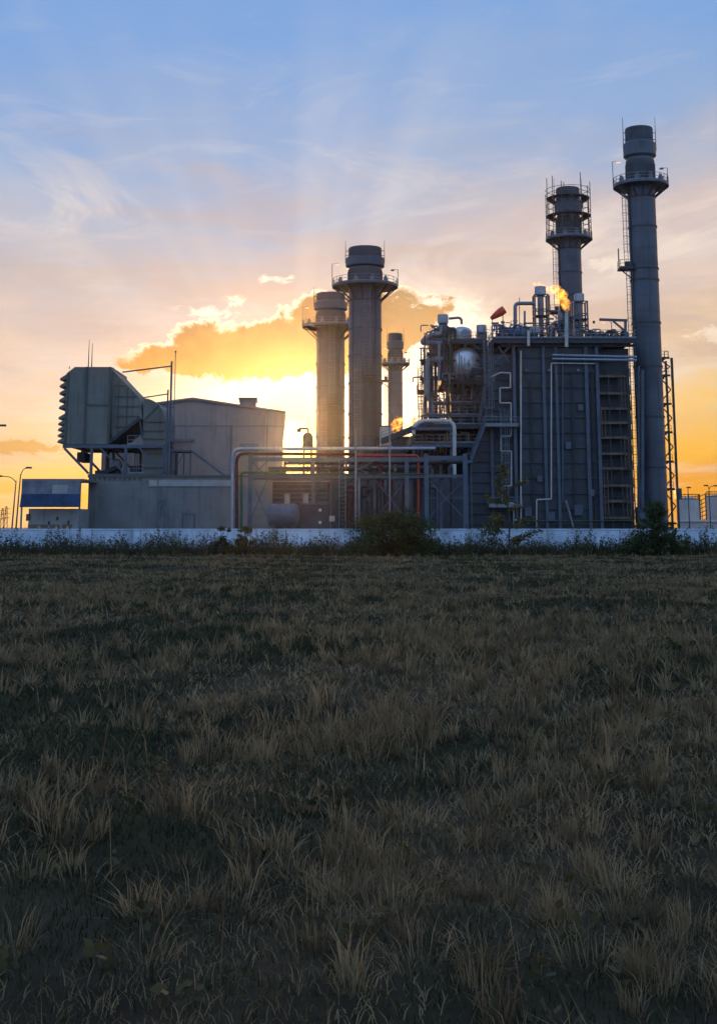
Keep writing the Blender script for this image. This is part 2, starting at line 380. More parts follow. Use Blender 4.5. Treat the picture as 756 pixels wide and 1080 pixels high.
sheet('yard', -140, 140, 111.5, 330, .02, gravel)

def blades(n, xs, ys, h0, h1, w, lean):
    a = rng.uniform(0, 2 * np.pi, n); h = rng.uniform(h0, h1, n); ww = w * rng.uniform(.6, 1.4, n)
    lx, ly = rng.normal(0, lean, n) * h, rng.normal(0, lean, n) * h
    V = np.zeros((n, 3, 3)); cx, sx = np.cos(a) * ww, np.sin(a) * ww
    V[:, 0] = np.stack([xs - cx, ys - sx, np.zeros(n)], 1); V[:, 1] = np.stack([xs + cx, ys + sx, np.zeros(n)], 1)
    V[:, 2] = np.stack([xs + lx, ys + ly, h], 1)
    return V.reshape(-1, 3)
def tufts(xs, ys, h, w, out, bend):                        # bent blades, six corners each
    n = len(xs); a = rng.uniform(0, 2 * np.pi, n); cx, sx = np.cos(a) * w, np.sin(a) * w
    d = rng.uniform(0, 2 * np.pi, n); lx = np.cos(d) * bend * h + out[0]; ly = np.sin(d) * bend * h + out[1]; z = gz(xs, ys) - .01
    V = np.zeros((n, 6, 3)); o = np.ones(n)
    V[:, 0] = np.stack([xs - cx, ys - sx, z], 1); V[:, 1] = np.stack([xs + cx, ys + sx, z], 1)
    V[:, 2] = np.stack([xs + lx * .35 - cx * .8, ys + ly * .35 - sx * .8, z + h * .6], 1); V[:, 3] = np.stack([xs + lx * .35 + cx * .8, ys + ly * .35 + sx * .8, z + h * .6], 1)
    V[:, 4] = np.stack([xs + lx - cx * .1, ys + ly - sx * .1, z + h * rng.uniform(.75, 1.05, n)], 1); V[:, 5] = V[:, 4] + np.stack([cx * .2, sx * .2, 0 * o], 1)
    return V.reshape(-1, 3)
def quads6(V):
    k = np.arange(0, len(V), 6)[:, None]; return np.concatenate([k + np.array([[0, 1, 3, 2]]), k + np.array([[2, 3, 5, 4]])])
ZONES = ((2, 9), (9, 16), (16, 30), (30, 55), (55, 109))
def spread(n, y0, y1):
    ys = np.sqrt(rng.uniform(y0 ** 2, y1 ** 2, n)); return rng.uniform(-1, 1, n) * (ys * .33 + 7), ys
def patchy(x, y): return np.sin(.55 * x + 1.1 * np.sin(.5 * y)) + np.sin(.9 * y + .4 * x) + .6 * np.sin(1.7 * x - 1.1 * y)
def field():
    dry, grn, leaf = [], [], []
    for (y0, y1), nt_, nb, ns, w, hs in zip(ZONES, (1150, 1350, 1900, 2700, 2900), (46, 34, 24, 18, 12), (66000, 64000, 60000, 74000, 120000), (.0035, .006, .011, .018, .026), (.22, .26, .30, .28, .26)):
        x, y = spread(nt_, y0, y1); k = patchy(x, y) > rng.uniform(-1.6, 1.0, nt_); x, y = x[k], y[k]; r = rng.uniform(.05, .2, len(x))
        X_ = np.repeat(x, nb); Y_ = np.repeat(y, nb); rr = np.repeat(r, nb) * np.sqrt(rng.uniform(0, 1, len(X_))); aa = rng.uniform(0, 6.283, len(X_))
        dx, dy = np.cos(aa) * rr, np.sin(aa) * rr; hh = np.repeat(rng.uniform(.45, 1.5, len(x)), nb) * hs * rng.uniform(.35, 1.1, len(X_))
        dry.append(tufts(X_ + dx, Y_ + dy, hh, w * rng.uniform(.6, 1.3, len(X_)), (dx * 1.1, dy * 1.1), .3))
        x, y = spread(ns, y0, y1); h = hs * rng.uniform(.15, .5, ns)
        g = patchy(x + 7, y * .8) + rng.normal(0, .7, ns) > -.1
        grn.append(tufts(x[g], y[g], h[g], w * 1.1, (0, 0), .6)); dry.append(tufts(x[~g], y[~g], h[~g] * .9, w, (0, 0), .8))
        ns2 = nt_ // 5; x, y = spread(ns2, y0, y1)
        h = rng.uniform(.35, .75, ns2); dry.append(tufts(x, y, h, w * .6, (0, 0), .25))
        kk = 26; px_ = np.repeat(x, kk) + rng.normal(0, .06, ns2 * kk); py_ = np.repeat(y, kk) + rng.normal(0, .06, ns2 * kk)
        leaf.append(np.stack([px_, py_, gz(px_, py_) + rng.uniform(.0, .12, ns2 * kk)], 1)[::2])
    for nm, V, mt, lab in (('dry_grass', dry, grassm, 'short dry brown grass and tufts covering the field before the white wall'), ('green_grass', grn, greengrass, 'dark green low grass in patches among the dry field grass')):
        V = np.concatenate(V); arr_mesh(nm, V, quads6(V), mt, label=lab, cat='grass', kind='stuff')
    V, Q = leaves(np.concatenate(leaf), .07, .5); arr_mesh('ground_weeds', V, Q, weedleaf, label='low broad leaved weeds scattered through the field grass', cat='weeds', kind='stuff')
def leaves(P, s, up=.3):
    n = len(P); d = rng.normal(size=(n, 3)); d[:, 2] = d[:, 2] * .6 + up; d /= np.linalg.norm(d, axis=1)[:, None]
    e = np.cross(d, rng.normal(size=(n, 3))); e /= np.linalg.norm(e, axis=1)[:, None]
    L_ = s * rng.uniform(.6, 1.4, n)[:, None]
    V = np.stack([P, P + d * L_ * .5 + e * L_ * .28, P + d * L_, P + d * L_ * .5 - e * L_ * .28], 1).reshape(-1, 3)
    return V, np.arange(4 * n).reshape(-1, 4)
field()

# ------------------------------------------------------------------ hazy evening air
mh = bpy.data.materials.new('evening_haze'); mh.use_nodes = True; mh.node_tree.nodes.clear()
pv = mh.node_tree.nodes.new('ShaderNodeVolumePrincipled'); pv.inputs['Color'].default_value = (.95, .93, .9, 1)
pv.inputs['Density'].default_value = HAZE; pv.inputs['Anisotropy'].default_value = .94
mo = mh.node_tree.nodes.new('ShaderNodeOutputMaterial'); mh.node_tree.links.new(pv.outputs[0], mo.inputs['Volume'])
MB().box(-700, 700, -260, 900, -1, 90).build('haze', mh, kind='stuff', smooth=False)

# ------------------------------------------------------------------ plants
def shrub(name, label, cat, px, D, wpx, top, nclump, nleaf, leaf, lm, trunk=False, hollow=.0, group=None, flat=1.0, tip=1.0, ck=.20):
    x = X(px, D); h = Z(top, D); r = M(wpx, D) / 2; t = thing(name, label, cat, (x, D, 0), group)
    P = []; st = MB()
    for i in range(nclump):
        a = rng.uniform(0, 2 * np.pi); q = rng.uniform(0, 1) ** .5
        zz = rng.uniform(hollow, .93)
        rad = r * (math.sqrt(max(0.02, 1 - abs((zz - .35) / .72) ** 2.2)) if tip == 1 else max(.06, (1 - zz) ** tip * 1.1)) * q * .88
        c = np.array([x + rad * math.cos(a), D + rad * math.sin(a) * flat, h * zz])
        k = rng.uniform(.55, 1.25) * r * ck
        n = nleaf // nclump
        dd = rng.normal(size=(n, 3)); dd /= np.linalg.norm(dd, axis=1)[:, None]
        pts = c + dd * (rng.uniform(0, 1, n) ** .45)[:, None] * k * np.array([1.15, 1.15, .85]); P.append(pts[pts[:, 2] > .03])
        mid = (x + (c[0] - x) * .35, D + (c[1] - D) * .35, c[2] * .5)
        st.tube([(x + rng.normal(0, r * .06), D + rng.normal(0, r * .06), 0), mid, tuple(c)], [.05 if trunk else .03, .03, .012], 5)
    if trunk: st.tube([(x, D, 0), (x + .1, D, h * .45), (x - .05, D, h * .9)], [.12, .08, .02], 7)
    P = np.concatenate(P); V, Q = leaves(P, leaf)
    arr_mesh('crown' if trunk else 'foliage', V, Q, lm, t); st.build('trunk' if trunk else 'stem', bark, t)
    return t
shrub('bush', 'big rounded dark green bush before the pipe rack, against the white wall', 'bush', 414, 104, 112, 541, 90, 22000, .16, bushleaf)
shrub('tree', 'small leafy pointed tree in front of the tall right chimney', 'tree', 690, 104, 66, 526, 130, 5200, .2, treeleaf, True, .06, tip=.7, ck=.12)
shrub('bush', 'low dark bush at the foot of the small pointed tree', 'bush', 686, 105, 84, 562, 60, 4800, .15, bushleaf, ck=.14)
shrub('bush', 'small yellow green bush below the red brown pipe bend', 'bush', 258, 104, 30, 555, 26, 2600, .14, yelleaf)
shrub('bush', 'leaning ragged bush left of the yellow green bush', 'bush', 235, 104.5, 22, 552, 16, 1100, .17, weedleaf)
def sapling(label, px, D, top, spread, n):
    x = X(px, D); h = Z(top, D); t = thing('sapling', label, 'sapling', (x, D, 0)); st = MB(); P = []
    st.tube([(x, D, 0), (x + .15, D, h * .4), (x - .1, D, h * .7), (x + .1, D, h)], [.07, .055, .035, .01], 6)
    for i in range(n):
        z = h * rng.uniform(.08, 1); a = rng.uniform(0, 6.28); l = spread * rng.uniform(.35, 1) * (1.05 - .45 * z / h)
        e = Vector((x + l * math.cos(a), D + l * math.sin(a), z + l * .35)); b = Vector((x, D, z))
        mid = b.lerp(e, .5) + Vector((0, 0, .25)); st.tube([b, mid, e + Vector((0, 0, -.1))], [.02, .014, .006], 4)
        for k in range(int(30 * l) + 8):
            u = rng.uniform(.35, 1); p = b.lerp(e, u) + Vector(rng.normal(0, .10, 3)); P.append(tuple(p))
    V, Q = leaves(np.array(P), .24, -.1); arr_mesh('crown', V, Q, yelleaf, t); st.build('trunk', bark, t)
sapling('thin open sapling in front of the zigzag white pipe', 535, 104, 490, 3.0, 30)
def weeds():
    P = []; B = []
    n = 3500; xs = rng.uniform(-36, 36, n)
    dens = .5 + .5 * np.sin(xs * 1.1) * np.sin(xs * .37 + 1) + .35 * rng.normal(size=n)
    for x, d in zip(xs, dens):
        y = rng.uniform(105.5, 109.3); h = max(.2, (.55 + .75 * d) * rng.uniform(.3, 1.5))
        if rng.uniform() < .05: h *= 1.5
        h = min(h, 2.3); lean = rng.normal(0, .16, 2) * h; k = int(5 + h * 11)
        u = rng.uniform(.1, 1, k); rr = .10 + .09 * h
        P.append(np.stack([x + lean[0] * u + rng.normal(0, rr, k) * (1.05 - u), y + lean[1] * u + rng.normal(0, rr, k) * (1.05 - u), h * u], 1))
        B.append([(x - .014, y, 0), (x + .014, y, 0), (x + lean[0], y + lean[1], h)])
    V, Q = leaves(np.concatenate(P), .15, .5); B = np.array(B).reshape(-1, 3); 
    n2 = 7000; xx = rng.uniform(-36, 36, n2); yy = rng.uniform(104.5, 109.4, n2)
    B = np.concatenate([B, blades(n2, xx, yy, .3, 1.15, .03, .25)])
    Bq = B.reshape(-1, 3, 3); stems = np.stack([Bq[:, 0], Bq[:, 1], Bq[:, 2], Bq[:, 2] + [.006, 0, 0]], 1).reshape(-1, 3)
    V = np.concatenate([V, stems]); Q = np.concatenate([Q, np.arange(len(V) - len(stems), len(V)).reshape(-1, 4)])
    arr_mesh('weeds', V, Q, weedleaf, label='tall straggly weeds growing along the white wall', cat='weeds', kind='stuff')
weeds()

# ------------------------------------------------------------------ white perimeter wall
zt = Z(557.6, 110)
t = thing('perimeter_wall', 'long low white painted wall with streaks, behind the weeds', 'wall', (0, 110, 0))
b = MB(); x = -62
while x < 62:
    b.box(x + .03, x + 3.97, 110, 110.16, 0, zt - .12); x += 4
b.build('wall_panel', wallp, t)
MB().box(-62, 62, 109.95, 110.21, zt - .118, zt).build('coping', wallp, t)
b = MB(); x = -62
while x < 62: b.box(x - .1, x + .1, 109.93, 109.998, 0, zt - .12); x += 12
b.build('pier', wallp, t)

# ------------------------------------------------------------------ left block
D = 160
xl, xr, zr = X(93, D), X(283, D), Z(503.5, D)
t = thing('service_building', 'low plain grey building under the air intake, with pale roof flashing', 'building', ((xl + xr) / 2, D, 0))
MB().box(xl, xr, D, D + 14, 0, zr).build('wall', concrete, t)
b = MB().box(xl - .12, xr + .12, D - .12, D + 14.12, zr + .003, zr + .28)
x = xl
while x < X(150, D): b.box(x, x + .3, D - .08, D - .003, zr - .35, zr); x += .6
b.build('parapet', filterd, t)
MB().box(X(157, D), X(247, D), D - .14, D - .004, Z(513, D), Z(506.5, D)).build('flashing', pale, t)
dr = MB().box(X(194, D), X(205, D), D - .05, D + .02, 0, Z(543, D)).build('door', concrete, t)
fr = MB()
for px in (193.6, 205.4): fr.box(X(px, D) - .05, X(px, D) + .05, D - .09, D - .051, 0, Z(543, D))
fr.box(X(193.6, D) - .05, X(205.4, D) + .05, D - .09, D - .051, Z(543, D) + .002, Z(543, D) + .1)
fr.build('frame', filterd, dr)
MB().tube([(X(204, D), D - .06, 1.0), (X(204, D), D - .12, 1.0), (X(203, D), D - .12, 1.0)], .02, 6).build('handle', galv, dr)
b = MB()
for p in (((166.5, 504), (166.5, 557)), ((172, 524), (168, 545)), ((172, 524), (180, 557)), ((166.5, 527), (173, 527))):
    b.tube([(X(q[0], D), D - .2, Z(q[1], D)) for q in p], .07, 6)
b.build('downpipe', galv, t)

D = 152
xl, xr = X(22.5, D), X(88, D); z1, z2 = Z(505, D), Z(521, D)
t = thing('store_shed', 'small shed with weathered fascia and broad blue awning, far left', 'shed', ((xl + xr) / 2, D, 0))
xw, xv = X(26, D), X(80, D)
MB().box(xw, xv, D + 2.2, D + 8, 0, Z(536.5, D + 2.2)).build('wall', pale, t)
MB().box(xl, xr, D + .02, D + 8.4, z1 - .22, z1).build('roof', hallt, t)
MB().box(xl, X(84, D), D, D + .12, z2, z1 - .223).build('fascia', signp, t)
MB().box(X(55, D), X(71, D), D - .03, D - .003, Z(520.5, D), Z(511.5, D)).build('notice_board', pale, t)
b = MB(); n = 24; zb = Z(535, D)
for i in range(n):
    xa, xb = xl + (X(85, D) - xl) * i / n, xl + (X(85, D) - xl) * (i + 1) / n; d0 = .06 * math.sin(i * 1.3); d1 = .06 * math.sin((i + 1) * 1.3)
    b.add([(xa, D - .05 + d0, z2), (xb, D - .05 + d1, z2), (xb, D - .55 + d1, zb), (xa, D - .55 + d0, zb), (xa, D + .0 + d0, z2), (xb, D + .0 + d1, z2), (xb, D - .5 + d1, zb), (xa, D - .5 + d0, zb)],
          [(0, 1, 2, 3), (7, 6, 5, 4), (3, 2, 6, 7), (0, 4, 5, 1)])
b.build('awning', bluep, t)
for px in (23, 84): MB().box(X(px, D) - .09, X(px, D) + .09, D + .14, D + .32, 0, z1 - .225).build('post', galv, t)
Dw = D + 2.2
for px in (36, 47, 59, 72):
    MB().box(X(px, Dw) - .55, X(px, Dw) + .55, Dw - .05, Dw - .003, 0, 2.5).build('door', filterp, t)
for px, py in ((53, 551.5), (61.6, 547), (73.5, 551)):
    MB().box(X(px, Dw) - .1, X(px, Dw) + .1, Dw - .1, Dw - .053, Z(py, Dw) - .2, Z(py, Dw) + .2).build('switch_box', darksteel, t)
w = MB().box(X(28.6, Dw), X(33.2, Dw), Dw - .04, Dw - .003, Z(549, Dw), Z(542, Dw)).build('window', glass, t)
MB().box(X(28.3, Dw), X(33.5, Dw), Dw - .07, Dw - .042, Z(549.4, Dw), Z(549, Dw)).build('sill', pale, w)
for px in (43, 61, 72.5):
    MB().lathe((X(px, 149), 149, 0), [(.14, 0), (.14, 2.25), (.08, 2.3)], 12).build('bollard', yellow, label='orange bollard in front of the blue awning shed', cat='bollard', group='orange bollards before the shed', loc=(X(px, 149), 149, 0))

# air intake filter house
D = 163
t = thing('air_intake', 'large grey green air intake filter house on steel legs, rain hoods on its left side', 'air intake', (X(110, D), D, Z(502, D)))
def P2(px, py, d=D): return (X(px, d, py), Z(py, d))
x0, x1, z0, z1 = X(70, D, 430), X(116.5, D, 430), Z(468.5, D), Z(387, D)
dep = 11
MB().prism([(x0, z0), (x1, z0), (x1, z1), (x0 + .9, z1), (x0, z1 - .7)], D, D + dep).build('casing', filterp, t)
b = MB(); xm = X(90.5, D, 430); zm = Z(427, D)
for q in (x0 + .05, xm, x1 - .15): b.box(q - .13, q + .13, D - .16, D - .003, z0, z1 - (.8 if q < x0 + 1 else 0))
b.box(xm + .133, x1 - .283, D - .12, D - .004, zm - .12, zm + .12)
b.build('stiffener', filterd, t)
for row in ((394, 432, 5), (436, 467, 5)):
    for k in range(row[2]):
        py = row[0] + (row[1] - row[0]) * (k + .5) / row[2]; z = Z(py, D); h = M(3.9, D)
        MB().prism([(x0 - .003, z + h), (x0 - .9, z - h * .2), (x0 - .95, z - h * .75), (x0 - .003, z - h * .35)], D + .15, D + dep - .15).build('weather_hood', filterp, t)
pT = [P2(116.6, 388), P2(146.5, 419.5), P2(149.5, 441), P2(116.6, 467)]
MB().prism(pT, D + .8, D + dep - .8).build('transition_duct', filterp, t)
b = MB()
for py in (406, 417.5, 428, 438.5, 449.5):
    zz = Z(py, D); xa = X(121, D, py)
    xe = min(X(146.5, D, py), x1 + (Z(388, D) - zz) / (Z(388, D) - Z(419.5, D)) * (pT[1][0] - pT[0][0]) - .2) if py < 441 else X(136, D, py)
    b.box(xa, xe, D + .66, D + .797, zz - .06, zz + .06)
for px in (124, 133): b.box(X(px, D, 430) - .05, X(px, D, 430) + .05, D + .69, D + .796, Z(458 if px < 130 else 448, D), Z(400 if px < 130 else 409, D))
b.build('duct_rib', filterd, t)
cx, cz = P2(150, 444); ro = X(173, D, 444) - cx; rz = Z(419.5, D) - cz
poly = [(cx, cz)] + [(cx + ro * math.sin(a), cz + rz * math.cos(a)) for a in [i * math.pi / 2 / 14 for i in range(15)]]
MB().prism(poly, D + .8, D + dep - .8).build('elbow_duct', filterp, t)
MB().box(cx, cx + ro, D + .8, D + dep - .8, Z(501, D), cz - .003).build('down_duct', filterp, t)
for py in (444.3, 454, 462.5, 478, 493): MB().box(cx - .05, cx + ro + .08, D + .66, D + .797, Z(py, D) - .07, Z(py, D) + .07).build('elbow_rib', filterd, t)
MB().beam((cx + .1, D + .72, cz + .15), (cx + ro * .72, D + .72, cz + rz * .72), .14).build('elbow_rib', filterd, t)
b = MB().beam((X(114, D, 467), D + .5, Z(467, D)), (X(147, D, 441), D + .5, Z(441, D)), .5, .4).beam((X(147, D, 441), D + .45, Z(441, D)), (X(150, D, 450), D + .45, Z(462, D)), .25)
b.build('underside_shade', darksteel, t)  # dark beams added as the shade along the duct's underside
zd = Z(469, D); zb = Z(502, D); xa, xb = X(67, D, 470), X(175, D, 470)
b = MB()
for y in (D - .3, D + dep - .4):
    b.box(xa, xb, y, y + .3, zd - .42, zd - .003); b.box(X(93, D), xb + 1, y, y + .3, zb - .05, zb + .25)
    for px in (97, 133, 173.5): b.box(X(px, D, 485) - .17, X(px, D, 485) + .17, y + .02, y + .28, zb + .253, zd - .423)
    b.beam((xa + .2, y + .15, zd - .45), (X(94, D, 497), y + .15, zb + .3), .28)
    b.beam((X(105, D), y - .05, zd - .45), (X(131, D), y - .05, zb + .3), .2); b.beam((X(146, D), y - .05, zd - .45), (X(172, D), y - .05, zb + .4), .2)
for px in (75, 97, 115, 133, 155): b.box(X(px, D, 470) - .12, X(px, D, 470) + .12, D + .01, D + dep - .42, zd - .35, zd - .05)
b.box(xa + .1, xb - .1, D + .02, D + dep - .42, zd - .06, zd - .03)
b.build('support_frame', steel, t)
MB().rail([(X(133, D), D + .2, zb + .3), (X(150, D), D + .2, zb + .3)]).build('railing', galv, t); MB().rail([(X(133, D), D - .1, zd), (X(149, D), D - .1, zd)], 1.1, 1.1).build('railing', galv, t)
for px, py, pz in ((92, 357, 387), (95.5, 361, 387), (72, 385, 388), (119, 386.5, 388.5)):
    MB().tube([(X(px, D, 380), D + 1, Z(pz, D)), (X(px, D, 380), D + 1, Z(py, D))], [.08, .03], 6).build('antenna', darksteel, t)
MB().box(X(76, D), X(84, D), D + 2, D + 6, Z(486, D), Z(476, D)).build('inspection_box', darksteel, t)
t = thing('pressure_vessel', 'pale domed vessel among dark gear beneath the air intake', 'vessel', (X(123, D + 4), D + 4, zb))
r = M(6, D); MB().lathe((X(122, D + 4), D + 4, Z(489, D)), [(r * math.cos(a), r * 1.1 * math.sin(a)) for a in [(-.49 + .98 * i / 12) * math.pi for i in range(13)]], 20).build('shell', pale, t)
MB().box(X(119, D + 4), X(126, D + 4), D + 3.4, D + 4.6, zb, Z(494, D)).build('saddle', darksteel, t)
t = thing('blower_unit', 'dark blower with angled duct beneath the air intake', 'blower', (X(110, D + 4), D + 4, zb))
MB().box(X(101, D + 4), X(116, D + 4), D + 3, D + 7, zb + .1, Z(495, D)).beam((X(105, D), D + 3, Z(497, D)), (X(119, D), D + 3, Z(491, D)), .5).build('housing', darksteel, t)
for px in (105, 112): MB().tube([(X(px, D), D + 4, Z(495, D)), (X(px, D), D + 4, zd - .4)], .18, 8).build('duct', filterd, t)
t = thing('oil_cooler', 'boxy cooler with pale tubes beneath the elbow of the air intake', 'cooler', (X(141, D + 3), D + 3, zb))
MB().box(X(136, D + 3), X(147, D + 3), D + 3, D + 6, zb + .1, Z(490, D)).build('body', darksteel, t)
for px in (137, 139.5, 142, 145): MB().tube([(X(px, D), D + 2.8, Z(497, D)), (X(px, D), D + 2.8, Z(476, D)), (X(px, D), D + 4.6, Z(476, D))], .07, 6, .2).build('tube', galv, t)
# vent masts
Dm = D - .6
t = thing('vent_mast', 'tall paired vent mast with two side arms right of the air intake', 'mast', (X(179, Dm), Dm, zr))
def st(px, py0, py1, rr, nm, mm, tt, d=Dm): return MB().tube([(X(px, d), d, Z(py0, d)), (X(px, d), d, Z(py1, d))], rr, 8).build(nm, mm, tt)
st(177.6, 502, 381, .13, 'pole', steel, t); st(174.4, 502, 411, .10, 'pole', steel, t); st(181.5, 502, 372, .055, 'lightning_rod', steel, t)
MB().lathe((X(181.5, Dm), Dm, Z(371, Dm)), [(.04, -.15), (.14, 0), (.04, .15)], 8).build('tip', darksteel, t)
MB().tube([(X(177.6, Dm), Dm, Z(386, Dm)), (X(125, Dm), Dm, Z(392.5, Dm))], .09, 8).build('arm', steel, t)
MB().tube([(X(174.4, Dm), Dm, Z(415.5, Dm)), (X(147.5, Dm), Dm, Z(419.5, Dm))], .08, 8).build('arm', steel, t)
b = MB()
for py in (430, 455, 480): b.box(X(174.4, Dm), X(181.5, Dm), Dm - .03, Dm + .03, Z(py, Dm) - .04, Z(py, Dm) + .04)
b.build('bracket', steel, t)
# stairs and hut on the roof
D = 168
t = thing('rooftop_stairway', 'steel stairway with handrails leading down from a small roof hut', 'stairway', (X(205, D), D, zr))
b = MB(); pa, pb = PT(201, 475, D), PT(236, 501, D); n = 14
for sy in (0, 1.0): b.beam((pa[0], D + sy, pa[2]), (pb[0], D + sy, pb[2]), .08, .28)
for k in range(n): f = (k + .5) / n; b.box(pa[0] + (pb[0] - pa[0]) * f - .15, pa[0] + (pb[0] - pa[0]) * f + .15, D + .05, D + .95, pa[2] + (pb[2] - pa[2]) * f, pa[2] + (pb[2] - pa[2]) * f + .04)
b.build('flight', steel, t)
b = MB()
for k in range(7):
    f = k / 6; p = Vector(pa).lerp(Vector(pb), f); b.beam(p, p + Vector((0, 0, 1.1)), .06)
for h in (.55, 1.1): b.beam(Vector(pa) + Vector((0, 0, h)), Vector(pb) + Vector((0, 0, h)), .06)
b.rail([(pb[0], D, pb[2]), (X(247, D), D, pb[2])]); b.rail([(X(178, D), D, pa[2]), (pa[0], D, pa[2])])
b.build('handrail', galv, t)
b = MB().box(X(178, D), X(201, D), D, D + 3, pa[2] - .2, pa[2])
for px in (179, 186, 193, 200): b.box(X(px, D) - .08, X(px, D) + .08, D + .1, D + .26, zr, pa[2] - .2)
b.beam((X(179, D), D + .1, zr), (X(193, D), D + .1, pa[2] - .2), .1)
b.build('landing', steel, t)
t = thing('roof_hut', 'small flat roofed hut standing on the stair landing before the hall', 'hut', (X(189, D + 1), D + 1, pa[2]))
MB().box(X(181, D), X(198, D), D + .8, D + 2.9, pa[2], Z(465, D)).build('wall', hallp, t); MB().box(X(178, D), X(200.5, D), D + .4, D + 3.2, Z(465, D) + .003, Z(462.5, D)).build('roof', hallt, t)

# turbine hall
D = 185
xl, xr = X(109, D, 490), X(298.6, D, 490); xc = X(203.5, D, 440); ze, zc = Z(435, D), Z(422.6, D)
ang = R(3.6)
t = thing('turbine_hall', 'large plain gabled turbine hall with a roof vent, left of the low sun', 'hall', (xr, D, 0))
MB().prism([(xl, 0), (xr, 0), (xr, ze), (xc, zc), (xl, ze)], D, D + 60).build('wall', hallp, t)
sl = (zc - ze)
rf = MB().prism([(xl - .4, ze - .15), (xc, zc + .004), (xr + .35, ze - .16), (xr + .35, ze + .18), (xc, zc + .36), (xl - .4, ze + .2)], D - .35, D + 60.3).build('roof', hallt, t)
vx0, vx1 = X(257.5, D + 10, 426), X(274.5, D + 10, 426); vz = ze + sl * .27
MB().box(vx0, vx1, D + 10, D + 16, vz - .4, vz + 2.35).box(vx0 - .2, vx1 + .2, D + 9.8, D + 16.2, vz + 2.353, vz + 2.6).build('vent', hallt, rf)
MB().box(xl, xr, D - .05, D - .003, Z(450.2, D), Z(449, D)).build('cladding_seam', hallt, t)
b = MB(); x = xl + .3
while x < xr: b.box(x - .05, x + .05, D - .07, D - .004, 0, Z(450.5, D)); x += .9
b.build('cladding_rib', hallp, t)
b = MB(); x = xl + .75
while x < xr - .2: b.box(x - .04, x + .04, D - .06, D - .004, Z(448.9, D), ze - .2 + (zc - ze) * (1 - abs(x - xc) / (xr - xc))); x += .9
b.build('upper_cladding_rib', hallp, t)
for px in (243, 281): MB().tube([(X(px, D), D - .16, 0), (X(px, D), D - .16, Z(449, D))], .09, 8).build('downpipe', hallt, t)
dd = MB().box(X(252, D), X(272, D), D - .09, D - .071, Z(500, D), Z(468, D)).build('roller_door', hallt, t)
t.rotation_euler.z = ang

